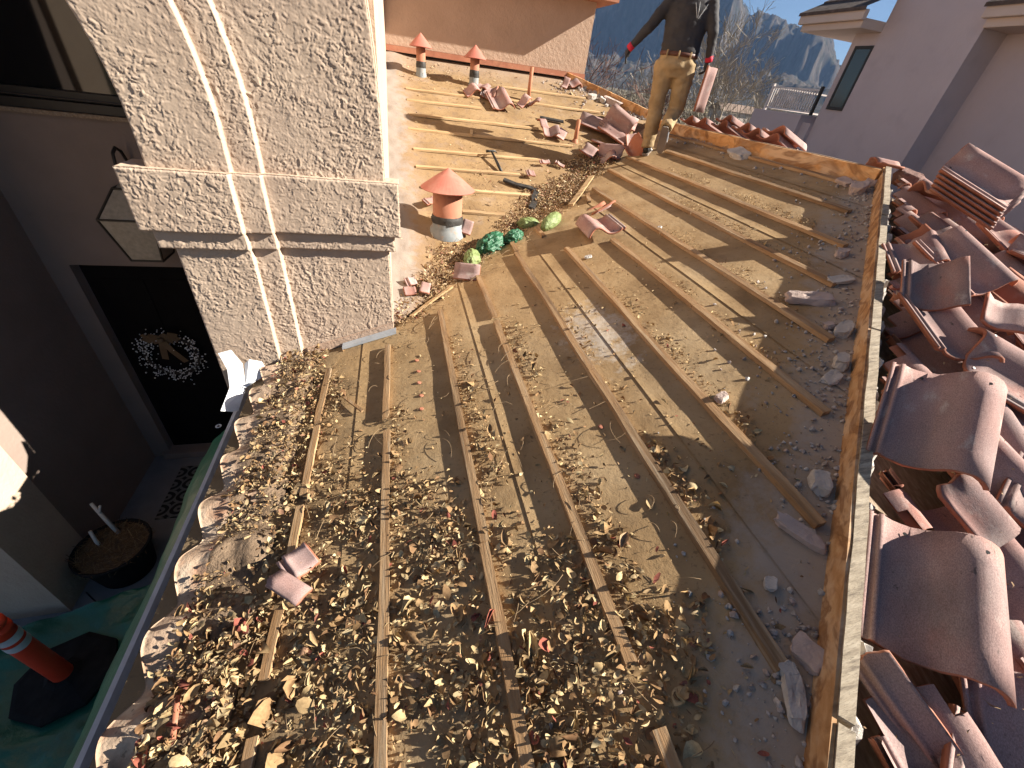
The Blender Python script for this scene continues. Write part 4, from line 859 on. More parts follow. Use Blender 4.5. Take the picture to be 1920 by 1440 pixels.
loose('small upright tile piece under the tipped tile', 'far', 3.12, 6.0, .06, 20, 50, 20, broken(45, .05, .25, .0, .2, .03), G4, 'tile_fragment')
loose('long narrow tile strip lying in front of the tipped tile', 'far', 2.74, 5.92, .03, 60, 0, 0, broken(47, 0, .09, .0, .40, .01), G4, 'tile_fragment')
for i, (pl, x, y, yaw, u0, u1, v0, v1, lab) in enumerate((
        ('near', -.46, 1.06, 35, .0, .12, .0, .13, 'pink ribbed tile fragment resting on the leftmost batten'), ('near', -.44, .94, 50, .24, .31, .1, .26, 'slim pink tile sliver just below the ribbed fragment'),
        ('near', -.78, .60, 10, .10, .17, .1, .22, 'dull red tile shard buried in leaves at the bottom left'), ('far', .07, 3.32, 20, .0, .09, .0, .08, 'upper small brick red fragment at the foot of the tower'),
        ('far', .06, 3.21, 10, .05, .14, .0, .075, 'lower small brick red fragment at the foot of the tower'), ('far', .18, 3.23, 80, .05, .16, .0, .08, 'slightly larger red fragment lying right of two small ones at the tower foot'),
        ('near', .55, 3.33, 65, .1, .22, .0, .22, 'red brown tile shard under the lowest pale green bag'), ('far', 1.49, 5.06, 5, .0, .1, .0, .09, 'square pink fragment on the far slope beside the hammer'),
        ('far', 1.72, 5.32, 12, .0, .13, .0, .05, 'narrow pink fragment behind the square one'), ('far', 1.92, 5.33, -30, .0, .12, .0, .05, 'narrow slanted pink fragment farthest right of the three by the hammer'),
        ('far', 2.80, 7.68, 20, .1, .32, .0, .14, 'bright orange red fragment by the upper hip board'), ('far', 2.62, 7.62, 60, .1, .25, .0, .1, 'second orange red fragment left of the upper hip board'),
        ('far', .62, 4.02, 70, .1, .22, .0, .1, 'red fragment leaning against the foot of the large vent'), ('far', .30, 4.42, 40, .0, .14, .0, .08, 'flat red fragment just behind the large vent'),
        ('far', 1.98, 6.05, 0, .05, .25, .05, .2, 'dark red crumbled fragment left of the short pipe stub'), ('far', 2.12, 6.03, 60, .1, .3, .05, .18, 'upturned dark fragment touching the short pipe stub'), ('far', 1.92, 6.22, 110, .1, .3, .05, .16, 'small dark fragment behind the crumbled one left of the pipe stub'),
        ('far', 1.78, 6.82, 40, .1, .3, .05, .16, 'dark fragment at the foot of the tall thin pipe'), ('far', 1.95, 6.86, -30, .1, .28, .05, .14, 'second dark fragment right of the tall pipe foot'), ('far', 1.05, 6.95, 15, .1, .3, .02, .2, 'dark broken piece under the right small vent'),
        ('far', 1.22, 7.08, -40, .1, .28, .02, .16, 'dark broken piece right of the small vent foot'), ('near', 2.62, 5.45, -20, .1, .3, .05, .2, 'dark fragment lowest in the broken tile pile'), ('far', 2.40, 5.66, 50, .05, .3, .05, .22, 'dark crumbled fragment at the left front of the broken tile pile'))):
    loose(lab, pl, x, y, .035 + (i % 3) * .008, yaw, random.uniform(2, 16), random.uniform(-14, 14), broken(60 + i, u0, u1, v0, v1, .018), 'broken tile fragments on the roof', 'tile_fragment')

# ================================================================== MORTAR LUMPS
def lump(label, plane, x, y, sx, sy, sz, yaw=0, mt='mortar', sd=0, name='mortar_chunk', g='mortar chunks along the hip board', crack=False, lift=.3):
    bm = bmesh.new(); bmesh.ops.create_icosphere(bm, subdivisions=3, radius=1)
    for v in bm.verts:
        p = v.co.copy(); p = Vector([math.copysign(abs(c_) ** .62, c_) for c_ in p]); a = mnoise.noise(p * 1.1 + Vector((sd * 3.3, 0, 0))) * .35 + mnoise.noise(p * 2.7 + Vector((sd, 5, 0))) * .16 + mnoise.noise(p * 7 + Vector((sd, 0, 9))) * .06
        q = p * (1 + a); q.z = max(q.z, -.55); q.z = min(q.z, .62 + .1 * mnoise.noise(p * 3))
        if crack and abs(p.x + .12 * mnoise.noise(Vector((p.y * 4, sd, 0)))) < .03: q.z -= .35
        v.co = Vector((q.x * sx, q.y * sy, q.z * sz))
    me = bpy.data.meshes.new(name); bm.to_mesh(me); bm.free(); me.materials.append(M[mt])
    o = link(name, me); tag(o, label, 'mortar chunk' if name == 'mortar_chunk' else 'stone', g); return pose(o, plane, x, y, sz * lift + .01, yaw, random.uniform(-8, 8), random.uniform(-8, 8))
lump('large flat oval mortar slab with a crack across it', 'near', 2.29, 1.73, .115, .045, .034, -38, 'mortar_pink', 1, crack=True)
lump('rounded grey mortar lump against the hip board, right of the cracked slab', 'near', 2.22, 1.42, .055, .035, .035, 30, 'mortar', 2)
lump('small pale mortar pebble left of the rounded lump', 'near', 2.19, 1.48, .025, .022, .022, 0, 'mortar_pink', 3)
lump('pale mortar chunk sitting on a batten in the middle of the roof', 'near', 1.455, 1.235, .034, .022, .026, 20, 'mortar_pink', 4)
lump('long leaning mortar shard near the lower hip board', 'near', 1.31, .56, .085, .026, .026, -62, 'mortar_pink', 5)
lump('broken mortar chunk at the lower end of the hip board', 'near', 1.09, .235, .034, .05, .03, 10, 'mortar_pink', 6)
lump('small mortar stone at the end of a batten near the bottom', 'near', 1.015, .228, .022, .018, .018, 0, 'mortar', 7)
lump('small grey stone left of the lower hip board', 'near', 1.12, .44, .022, .018, .016, 50, 'mortar', 8)
lump('angular pinkish chunk in the corner where ridge and hip boards meet', 'near', 3.56, 2.83, .075, .055, .055, 40, 'mortar_pink', 9)
lump('flat mortar piece lying by the ridge board corner', 'near', 3.62, 3.02, .085, .04, .03, 80, 'mortar_pink', 10)
lump('rounded chunk resting on the hip board corner', 'near', 3.72, 2.88, .06, .04, .035, 30, 'mortar_pink', 11)
lump('brownish chunk lying beside the upper hip board', 'near', 2.77, 2.07, .045, .03, .03, 20, 'mortar_pink', 12)
lump('flat grey mortar flake with a shard on top beside the hip board', 'near', 2.54, 1.82, .07, .04, .02, -20, 'mortar', 13)
lump('grey mortar flake between two battens by the hip board', 'near', 1.93, 1.15, .045, .03, .015, 20, 'mortar', 14)
lump('mortar lump stuck to the base of the hip board midway', 'near', 2.03, 1.22, .045, .03, .04, 50, 'mortar', 15)
lump('dusty mortar lump stuck low on the hip board below the midway one', 'near', 1.50, .70, .05, .035, .035, 45, 'mortar', 16)
lump('cracked grey mortar row beside the bottom of the hip board', 'near', .99, .17, .025, .07, .02, -35, 'mortar', 17, crack=True)
lump('ragged grey lump by the ridge board behind the battens', 'near', 3.60, 4.35, .08, .13, .05, 0, 'mortar', 18)
lump('crumbly mortar lump on the upper hip board', 'far', 3.32, 7.28, .06, .14, .07, 45, 'mortar_pink', 19)
lump('grey block of mortar on the far slope by the upper hip board', 'far', 3.02, 7.40, .07, .05, .05, 20, 'mortar', 20)
lump('second grey block beside the crumbly lump of the upper hip board', 'far', 3.18, 7.33, .06, .05, .05, 60, 'mortar', 21)
lump('dark red mortar mass filling the end of the broad tile by the ridge end', 'hip', 4.0, 2.86, .10, .085, .09, 30, 'darkmortar', 22, lift=.5)
lump('whitish flake lying behind a batten in the middle of the roof', 'near', 1.48, 3.05, .03, .02, .012, 0, 'mortar', 23)
lump('small grey stone chip on a batten high on the near slope', 'near', 2.13, 3.18, .035, .016, .014, 30, 'mortar', 24)

# ================================================================== BAGS, TOOLS, STICKS
def bag(label, plane, x, y, sx, sy, sz, yaw, mt, sd, fold=.16):
    bm = bmesh.new(); bmesh.ops.create_icosphere(bm, subdivisions=5, radius=1)
    for v in bm.verts:
        p = v.co.copy(); n_ = abs(mnoise.noise(p * 1.9 + Vector((sd * 7, 0, 0)))) + .6 * abs(mnoise.noise(p * 4.3 + Vector((sd, 3, 0))))
        n_ += .45 * abs(mnoise.noise(p * 9 + Vector((sd, 8, 1)))); q = p * (1.12 - fold * 2.0 * n_); e = abs(p.x) ** 4
        v.co = Vector((q.x * sx, q.y * sy * (1 - .45 * e), max(q.z, -.5) * sz * (1 - .3 * e)))
    me = bpy.data.meshes.new('plastic_bag'); bm.to_mesh(me); bm.free(); me.materials.append(M[mt]); me.polygons.foreach_set('use_smooth', [True] * len(me.polygons))
    return pose(tag(link('plastic_bag', me), label, 'bag', 'crumpled green bags in the valley'), plane, x, y, sz * .5, yaw)
bag('crumpled dark green bag, biggest of the green bags', 'near', .84, 3.80, .185, .11, .095, 36, 'dgreen', 1, .2)
bag('dark green bag end twisted to the right of the biggest bag', 'near', 1.06, 3.84, .11, .065, .07, 20, 'dgreen', 2, .22)
bag('pale green bag closest to the tower, below the dark one', 'near', .63, 3.58, .075, .13, .085, -20, 'lgreen', 3, .12)
bag('rounded pale green bag with a hole, above the dark one', 'far', 1.27, 4.14, .12, .08, .07, -8, 'lgreen', 4, .12)
bag('smooth pale green bag farthest right, shaped like a roll', 'near', 1.45, 3.95, .07, .15, .07, -48, 'lgreen', 5, .06)
hm = pose(empty('hammer', (0, 0, 0), 'black claw hammer lying across a batten on the far slope', 'hammer'), 'far', 1.11, 5.30, .045, 12, 8, 0)
MB().tube([(0, -.22, 0), (0, -.1, .002), (0, .12, .004)], [.016, .017, .011], 10).build('handle', M['black'], hm, True, world=False)
MB().tube([(-.065, .13, .004), (-.03, .13, .004), (.02, .13, .004), (.05, .13, .0), (.075, .125, -.02)], [.016, .013, .014, .010, .004], 10).build('head', M['silver'] if 0 else M['bronze'], hm, True, world=False)
def strip(label, plane, pts, w_, h_, mt, name='rubber_strip', cat='strip', g=None):
    a = Vector((*pts[0], 0)); mb = MB(); V = []; F = []
    for i, p in enumerate(pts):
        d = (Vector(pts[min(i + 1, len(pts) - 1)]) - Vector(pts[max(i - 1, 0)])).normalized(); n_ = Vector((-d.y, d.x))
        for s_, z_ in ((-1, 0), (1, 0), (1, 1), (-1, 1)):
            q = Vector(p) + n_ * s_ * w_ / 2 * (1 + .2 * mnoise.noise((i * .7, s_, z_))); V.append((q.x, q.y, PZ[plane](q.x, q.y) + .012 + z_ * h_ + .012 * mnoise.noise((i * .6, 2, w_ * 90))))
        if i:
            k = 4 * i
            for q in range(4): r = (q + 1) % 4; F.append((k - 4 + q, k - 4 + r, k + r, k + q))
    n = len(pts) - 1; F += [(3, 2, 1, 0), (4 * n, 4 * n + 1, 4 * n + 2, 4 * n + 3)]; mb.add(V, F)
    return tag(mb.build(name, M[mt]), label, cat, g)
strip('torn black strip of roofing rubber lying in the valley litter', 'far', [(1.15, 4.92), (1.28, 4.84), (1.42, 4.80), (1.52, 4.76)], .05, .02, 'tar')
strip('second black scrap curling down into the valley by the bags', 'far', [(1.50, 4.74), (1.44, 4.62), (1.42, 4.52), (1.36, 4.42)], .06, .03, 'tar')
strip('black strip lying right of the tall thin pipe', 'far', [(1.95, 6.50), (2.1, 6.47), (2.28, 6.44)], .05, .02, 'tar')
strip('pale broken lath lying across the valley litter', 'near', [(1.74, 4.28), (1.95, 4.58), (2.24, 5.02)], .055, .022, 'wood_x', 'lath', 'stick')
strip('short thin stick lying between the first two battens', 'near', [(-.38, 2.14), (-.33, 2.06), (-.26, 1.95)], .016, .012, 'wood_y', 'stick', 'stick')
strip('brown slat pushed under the litter at the foot of the tower', 'near', [(.05, 2.92), (.2, 3.05), (.40, 3.22)], .03, .015, 'wood_x', 'lath', 'stick')
strip('small loose lath end across a far batten', 'far', [(.90, 5.82), (.92, 5.93)], .035, .02, 'wood_x', 'lath', 'stick')

# ================================================================== THE WORKER
FB, FR, FF = Vector((3.06, 5.31, -.585)), Vector((.866, -.5, 0)), Vector((.5, .866, 0))
def MP(l, f, h): return FR * l + FF * f + Vector((0, 0, h))
def loft(secs, seg=20):
    """secs: (centre, rx, ry[, axis]) elliptical rings"""
    mb = MB(); n = len(secs)
    for i, s_ in enumerate(secs):
        c, rx, ry = s_[:3]; t = (secs[min(i + 1, n - 1)][0] - secs[max(i - 1, 0)][0]).normalized()
        a = (FR - t * FR.dot(t)).normalized(); b = t.cross(a)
        mb.v += [tuple(c + a * math.cos(2 * math.pi * k / seg) * rx + b * math.sin(2 * math.pi * k / seg) * ry) for k in range(seg)]
    for i in range(n - 1):
        for k in range(seg): q = (k + 1) % seg; mb.f.append((i * seg + k, i * seg + q, (i + 1) * seg + q, (i + 1) * seg + k)); mb.m.append(0)
    mb.f += [tuple(reversed(range(seg))), tuple((n - 1) * seg + k for k in range(seg))]; mb.m += [0, 0]
    return mb
def fuse(name, parts, mt, parent, vox=.014, it=3, wr=None):
    """join overlapping lofts, fuse them into one skin, and bake it"""
    mb = MB()
    for p in parts: mb.add(p.v, p.f)
    me = mb.mesh(name, M[mt]); o = bpy.data.objects.new(name, me); C.objects.link(o)
    bm = bmesh.new(); bm.from_mesh(me); bmesh.ops.recalc_face_normals(bm, faces=bm.faces); bm.to_mesh(me); bm.free()
    r = o.modifiers.new('r', 'REMESH'); r.mode = 'VOXEL'; r.voxel_size = vox
    s_ = o.modifiers.new('s', 'SMOOTH'); s_.iterations = it; s_.factor = .5
    dg = bpy.context.evaluated_depsgraph_get(); me2 = bpy.data.meshes.new_from_object(o.evaluated_get(dg)); me2.name = name
    o.modifiers.clear(); o.data = me2; me2.materials.clear(); me2.materials.append(M[mt])
    if wr:
        for v in me2.vertices: v.co += wr(v.co, v.normal)
    me2.polygons.foreach_set('use_smooth', [True] * len(me2.polygons))
    if parent: o.parent = parent
    return o
SH = dict(L=MP(-.185, .07, 1.44), R=MP(.215, .06, 1.46)); EL = dict(L=MP(-.36, .01, 1.19), R=MP(.325, -.01, 1.20)); WR = dict(L=MP(-.515, .05, 1.01), R=MP(.365, .02, .985))
HIPJ = dict(L=MP(-.08, 0, .90), R=MP(.145, -.01, .90)); KN = dict(L=MP(-.055, .03, .48), R=MP(.17, .045, .49)); AN = dict(L=MP(-.03, .0, .07), R=MP(.115, -.20, .31))
def tube_l(pts, rad): return MB().tube(pts, rad, 14)
torso = loft([(MP(.035, 0, .84), .15, .10), (MP(.035, 0, .95), .185, .125), (MP(.035, .0, 1.02), .182, .12), (MP(.03, .03, 1.16), .19, .12), (MP(.025, .06, 1.32), .215, .13), (MP(.02, .08, 1.42), .205, .12), (MP(.02, .09, 1.50), .12, .085), (MP(.02, .10, 1.53), .07, .07)])
headp = loft([(MP(.02, .11, 1.50), .058, .06), (MP(.02, .125, 1.58), .056, .06), (MP(.02, .15, 1.61), .062, .085), (MP(.02, .16, 1.66), .072, .10), (MP(.02, .155, 1.72), .078, .105), (MP(.02, .15, 1.78), .074, .098), (MP(.02, .145, 1.83), .05, .065), (MP(.02, .145, 1.85), .015, .02)])
nose = MB().tube([MP(.02, .245, 1.70), MP(.02, .275, 1.665), MP(.02, .255, 1.655)], [.009, .014, .010], 8)
ears = [MB().tube([MP(.02 + s_ * .072, .14, 1.70), MP(.02 + s_ * .088, .13, 1.685), MP(.02 + s_ * .078, .14, 1.655)], [.012, .017, .010], 8) for s_ in (-1, 1)]
limbs = []
for k in 'LR':
    limbs.append(tube_l([SH[k], SH[k].lerp(EL[k], .5), EL[k], EL[k].lerp(WR[k], .4), WR[k]], [.056, .048, .04, .038, .028]))
    limbs.append(tube_l([HIPJ[k], HIPJ[k].lerp(KN[k], .5), KN[k], KN[k].lerp(AN[k], .35), AN[k]], [.085, .075, .055, .052, .036]))
body = fuse('person', [torso, headp, nose] + ears + limbs, 'skin', None, .013)
body.location = FB; tag(body, 'worker seen from behind in a black long sleeved shirt and khaki trousers, carrying a tile', 'person')
def shirtw(co, n): 
    p = Vector((co.dot(FR) * 7, co.dot(FF) * 7, co.z * 16)); return n * (.007 * mnoise.noise(p) + .007 * abs(mnoise.noise(Vector((co.dot(FR) * 4 + co.z * 5, co.dot(FF) * 5, co.z * 21)))) + .004 * mnoise.noise(p * 2.3))
def sleeve(k): return tube_l([SH[k] + Vector((0, 0, -.01)), SH[k].lerp(EL[k], .5), EL[k], EL[k].lerp(WR[k], .45), EL[k].lerp(WR[k], .93)], [.075, .064, .054, .047, .037])
fuse('shirt', [loft([(MP(.035, 0, .985), .205, .135), (MP(.035, 0, 1.03), .208, .14), (MP(.03, .02, 1.12), .205, .135), (MP(.025, .05, 1.27), .228, .142), (MP(.02, .07, 1.38), .236, .142), (MP(.02, .08, 1.46), .19, .12), (MP(.02, .095, 1.52), .085, .08)])] + [sleeve(k) for k in 'LR'], 'shirt', body, .012, 3, shirtw)
def panw(co, n):
    p = Vector((co.dot(FR) * 9, co.dot(FF) * 9, co.z * 11)); return n * (.012 * mnoise.noise(p) + .012 * (abs(mnoise.noise(Vector((co.dot(FR) * 6 + co.z * 3, co.dot(FF) * 6, co.z * 15)))) - .2) + .006 * mnoise.noise(p * 2.2))
def leg(k):
    a, b, c = HIPJ[k], KN[k], AN[k]; return tube_l([a + Vector((0, 0, .04)), a.lerp(b, .25), a.lerp(b, .6), b, b.lerp(c, .35), b.lerp(c, .75), b.lerp(c, .98)], [.118, .116, .10, .09, .085, .078, .074])
fuse('trousers', [loft([(MP(.035, 0, .80), .14, .12), (MP(.035, -.01, .88), .215, .145), (MP(.035, 0, .95), .20, .138), (MP(.035, 0, 1.0), .195, .13)]), leg('L'), leg('R')], 'khaki', body, .013, 3, panw)
bl = loft([(MP(.035, 0, .975), .200, .137), (MP(.035, 0, .978), .206, .143), (MP(.035, 0, 1.012), .206, .143), (MP(.035, 0, 1.015), .200, .137)], 36).build('belt', M['leather'], body, True, world=False)
for l in (-.09, .035, .16): MB().tube([MP(l, -.145 + .6 * (l - .035) ** 2, .955), MP(l, -.152 + .6 * (l - .035) ** 2, .995), MP(l, -.146 + .6 * (l - .035) ** 2, 1.022)], .009, 6).build('belt_loop', M['khaki'], body, world=False)
for l0, h0, l1, h1 in ((.06, 1.42, .115, 1.30), (.10, 1.43, .12, 1.31), (.185, 1.42, .128, 1.30)):
    MB().tube([MP(l0, -.075 + .5 * (l0) ** 2, h0), MP((l0 + l1) / 2, -.088 + .4 * l0 ** 2, (h0 + h1) / 2), MP(l1, -.094 + .4 * l1 ** 2, h1)], [.002, .005, .003], 6)  .build('back_print', M['flash'], body, world=False)
for k, s_ in (('L', -1), ('R', 1)):
    d = (WR[k] - EL[k]).normalized(); w0 = WR[k]
    MB().tube([w0 - d * .035, w0 - d * .01, w0 + d * .018], [.040, .041, .038], 16).build('cuff', M['redcuff'], body, True, world=False)
    # hand: palm, four bent fingers of unequal length, thumb
    if k == 'L': dn = (d * .5 + Vector((0, 0, -.85)) + FF * .25).normalized(); side = FF; pn = FR
    else: dn = (Vector((0, 0, -1)) + FF * .1).normalized(); side = FF; pn = -FR
    ps = [MB().tube([w0, w0 + dn * .04 + side * .006, w0 + dn * .085 + side * .004], [.026, .032, .026], 10)]
    ps.append(MB().tube([w0 + dn * .03 - side * .014, w0 + dn * .085 - side * .022], [.02, .018], 8)); ps.append(MB().tube([w0 + dn * .03 + side * .016, w0 + dn * .085 + side * .024], [.02, .018], 8))
    for i, (o_, ln) in enumerate(((-.030, .062), (-.010, .078), (.011, .082), (.031, .074))):
        b0 = w0 + dn * .085 + side * o_; cur = (.45 if k == 'L' else 1.15); p1 = b0 + (dn * math.cos(cur * .5) + pn * math.sin(cur * .5)) * ln * .42; p2 = p1 + (dn * math.cos(cur) + pn * math.sin(cur)) * ln * .33; p3 = p2 + (dn * math.cos(cur * 1.35) + pn * math.sin(cur * 1.35)) * ln * .28
        ps.append(MB().tube([b0 - dn * .02, b0, p1, p2, p3], [.0115, .0115, .0105, .0095, .008], 8))
    b0 = w0 + dn * .03 + side * .026; ps.append(MB().tube([b0, b0 + dn * .028 + side * .022 + pn * .01, b0 + dn * .056 + side * .028 + pn * .022], [.015, .0125, .0095], 8))
    fuse('glove', ps, 'glove', body, .0055, 2)
def shoe(name, an, dirv, up):
    s_ = dirv.cross(up).normalized(); P = lambda f, u: an + dirv * f + up * u
    mbx = MB(); secs = [(-.075, .0, .030, .035), (-.06, .005, .038, .05), (0, .0, .042, .058), (.06, -.012, .044, .046), (.13, -.026, .047, .034), (.18, -.034, .040, .026), (.205, -.04, .018, .014)]
    n = len(secs); seg = 14
    for f, u, rx, ru in secs:
        for q in range(seg):
            g = 2 * math.pi * q / seg; mbx.v.append(tuple(P(f, u) + s_ * math.cos(g) * rx + up * max(math.sin(g), -.75) * ru))
    for i in range(n - 1):
        for q in range(seg): r = (q + 1) % seg; mbx.f.append((i * seg + q, i * seg + r, (i + 1) * seg + r, (i + 1) * seg + q)); mbx.m.append(0)
    mbx.f += [tuple(reversed(range(seg))), tuple((n - 1) * seg + q for q in range(seg))]; mbx.m += [0, 0]
    o = mbx.build('shoe', M['black'], body, True, world=False)
    so_ = MB(); out = [(-.078, .02), (-.07, .036), (-.03, .042), (.04, .041), (.11, .048), (.17, .042), (.205, .02)]; ring = [(f, w_) for f, w_ in out] + [(f, -w_) for f, w_ in reversed(out)]
    v = [P(f, -.058) + s_ * w_ for f, w_ in ring] + [P(f, -.034) + s_ * w_ for f, w_ in ring]; m_ = len(ring)
    so_.add(v, [tuple(reversed(range(m_))), tuple(range(m_, 2 * m_))] + [(i, (i + 1) % m_, m_ + (i + 1) % m_, m_ + i) for i in range(m_)]); so_.build('sole', M['sole'], o, world=False)
    MB().tube([P(-.05, .03) + s_ * .045, P(.02, .0) + s_ * .047, P(.09, -.02) + s_ * .05], .010, 6).build('stripe', M['shoewhite'], o, world=False)
shoe('L', MP(-.03, .02, .062), (FF * .96 + FR * .12 + Vector((0, 0, .12))).normalized(), Vector((-.05, 0, 1)).normalized())
shoe('R', MP(.115, -.20, .27), (Vector((0, 0, -1)) + FF * .28 + FR * .08).normalized(), (FF * 1 + Vector((0, 0, .28))).normalized())
hr = loft([(MP(.02, .12, 1.62), .05, .06), (MP(.02, .11, 1.68), .082, .07), (MP(.02, .125, 1.75), .086, .095), (MP(.02, .135, 1.81), .075, .09), (MP(.02, .14, 1.86), .03, .04)]); hr.build('hair', M['hair'], body, True, world=False)
for s_ in (-1, 1): MB().lathe([(0, -.011), (.008, -.007), (.011, 0), (.008, .007), (0, .011)], 10, MP(.02 + s_ * .03, .238, 1.715)).build('eye', M['shoewhite'], body, True, world=False)
MB().tube([MP(-.005, .245, 1.625), MP(.02, .252, 1.624), MP(.045, .245, 1.625)], .007, 6).build('mouth', M['redcuff'], body, world=False)
ct = tile('tile carried upright in the right hand of the worker', None, 'roof tiles left lying on the stripped roof')
vz = (Vector((3.435, 5.15, .40)) - Vector((3.43, 5.14, -.06))).normalized(); wz = (FR * .97 - FF * .25).normalized(); uz = vz.cross(wz).normalized(); wz = uz.cross(vz)
ct.rotation_euler = Matrix((uz, vz, wz)).transposed().to_euler(); ct.location = FB + MP(.40, .05, .72)

# ================================================================== LITTER
def leafmesh(name, P, N, size, curl, mt, nl=4, nw=2, wid=.5, tilt=.5):
    """many curled leaves: P points, N up normals, size lengths"""
    n = len(P); a = rng.uniform(0, 2 * np.pi, n); t = np.clip(rng.normal(0, tilt, n), -1.3, 1.3); ro = np.clip(rng.normal(0, tilt, n), -1.4, 1.4)
    ref = np.stack([np.cos(a), np.sin(a), 0 * a], 1); ex = ref - N * (ref * N).sum(1)[:, None]; ex /= np.linalg.norm(ex, axis=1)[:, None]; ey = np.cross(N, ex)
    d = ex * np.cos(t)[:, None] + N * np.sin(t)[:, None]; up = -ex * np.sin(t)[:, None] + N * np.cos(t)[:, None]
    s_ = ey * np.cos(ro)[:, None] + up * np.sin(ro)[:, None]; u_ = -ey * np.sin(ro)[:, None] + up * np.cos(ro)[:, None]
    kl = rng.normal(0, 1, n) * curl; kw = rng.normal(.6, 1, n) * curl * 1.3; w0 = wid * rng.uniform(.7, 1.3, n); tw = rng.normal(0, .7, n) * curl
    V = []; T = np.linspace(-.5, .5, nl + 1); W = np.linspace(-1, 1, nw + 1); skew = rng.uniform(-.18, .18, n)
    for i, tt in enumerate(T):
        ww = w0 * .5 * np.clip(1 - (np.abs(tt + .06) / .53) ** 1.7, .04, 1) ** .8 * (1 + rng.normal(0, .12, n))
        th = kl * tt
        lx = np.where(np.abs(kl) > .05, np.sin(th) / np.where(np.abs(kl) > .05, kl, 1), tt); lz = np.where(np.abs(kl) > .05, (1 - np.cos(th)) / np.where(np.abs(kl) > .05, kl, 1), 0)
        for b in W:
            y = ww * b + skew * tt * tt; ph = kw * b; yy = ww * np.sin(ph * .8) / np.where(np.abs(kw * .8) > .05, kw * .8, 1); yy = np.where(np.abs(kw * .8) > .05, yy, ww * b)
            zz = lz + np.abs(ww) * (1 - np.cos(ph)) * .9 * np.sign(kw) + tw * tt * ww * b * 1.5
            V.append(P + (d * lx[:, None] + s_ * (yy + skew * tt * tt)[:, None] + u_ * zz[:, None]) * size[:, None])
    V = np.stack(V, 1); k = (nl + 1) * (nw + 1); idx = []
    for i in range(nl):
        for j in range(nw): o = i * (nw + 1) + j; idx.append((o, o + nw + 1, o + nw + 2, o + 1))
    F = (np.arange(n) * k)[:, None, None] + np.array(idx)[None]
    # keep the lowest point of each leaf on or above its resting height
    return npmesh(name, V.reshape(-1, 3), F.reshape(-1, 4), M[mt], True)
NN = np.array([-S, 0, 1]) / nS; NF = np.array([0, -S, 1]) / nS
bx = [b[0] for b in BAT]
def scatter(n, x0, x1, y0, y1, dens):
    P = np.stack([rng.uniform(x0, x1, n), rng.uniform(y0, y1, n)], 1); q = dens(P[:, 0], P[:, 1]); return P[rng.uniform(0, 1, n) < q]
def nz(x, y, f, sd): return fbm(np.stack([x * f, y * f, np.full(len(x), sd * 1.7)], 1), 3, sd)
def over_batten(x, y):
    r = np.zeros(len(x))
    for b, segs in BAT:
        for a, c in segs: r = np.maximum(r, (np.abs(x - b) < .026) * (y < a) * (y > c))
    return r
def d_leaf(x, y):
    inside = (y > x - HIPC + .05) & (y < np.where(x < -.07, 2.80, x + VAL))
    q = np.zeros(len(x)); n_ = nz(x, y, 4, 3); n2 = nz(x, y, 9, 5)
    # eave strip
    e = (x < -.55); bare = np.exp(-(((x + .70) / .16) ** 2 + ((y - 1.18) / .30) ** 2)); q = np.where(e, np.clip(1.05 - .95 * bare * (1 + n_) + .3 * n_, .12, 1), q)
    q = np.where(e & (x < -.885 + .05 * n2), 0, q)
    # strips heaped against the uphill side of each lath
    prof = {-.52: (.13, 2.6, .75), -.12: (.12, 2.0, .80), .27: (.11, 2.5, .75), .625: (.10, 2.5, .65), 1.0: (.085, 2.5, .6), 1.385: (.08, 2.4, .55), 1.755: (.07, 2.7, .5), 2.11: (.10, 3.3, .6), 2.485: (.13, 3.9, .65), 2.85: (.14, 4.6, .7), 3.24: (.09, 5.0, .45)}
    for b, (wd, ymax, pk) in prof.items():
        u = x - b - .025; wv = wd * (1 + .7 * n_ + .4 * n2); s_ = pk * (1 - sstep(.55, 1.15, u / np.maximum(wv, .02))) * (u > 0) * (1 - sstep(ymax - .25, ymax + .1, y)); q = np.maximum(q, s_ * np.clip(.75 + 1.0 * n_, .1, 1))
    # the front of the roof is covered from lath to lath
    edge = np.interp(x, [-.6, -.3, 0, .25, .5, .8, 1.1], [1.75, 1.55, 1.30, .98, .72, .46, .12]); f = 1 - sstep(-.12, .30, y - edge + .28 * n_); q = np.maximum(q, f * np.clip(.50 + .8 * n_ + .5 * n2 + .25 * sstep(.9, .3, y), .04, .95) * (x < 1.1) * (x > -.5))
    q = np.maximum(q, .022 * (1 - sstep(2.4, 3.2, y)) * (x < 1.8))
    # shade corner: only scattered
    q = q * np.where(y - (x - HIPC) < .42 + .14 * n_, .08, 1)
    q = q * (1 - .7 * over_batten(x, y))
    return q * inside
def near_pts(P, h): return np.column_stack([P, P[:, 0] * S - 1.6 + h])
def pile(x, y):     # heap height under the leaves
    q = d_leaf(x, y); return q
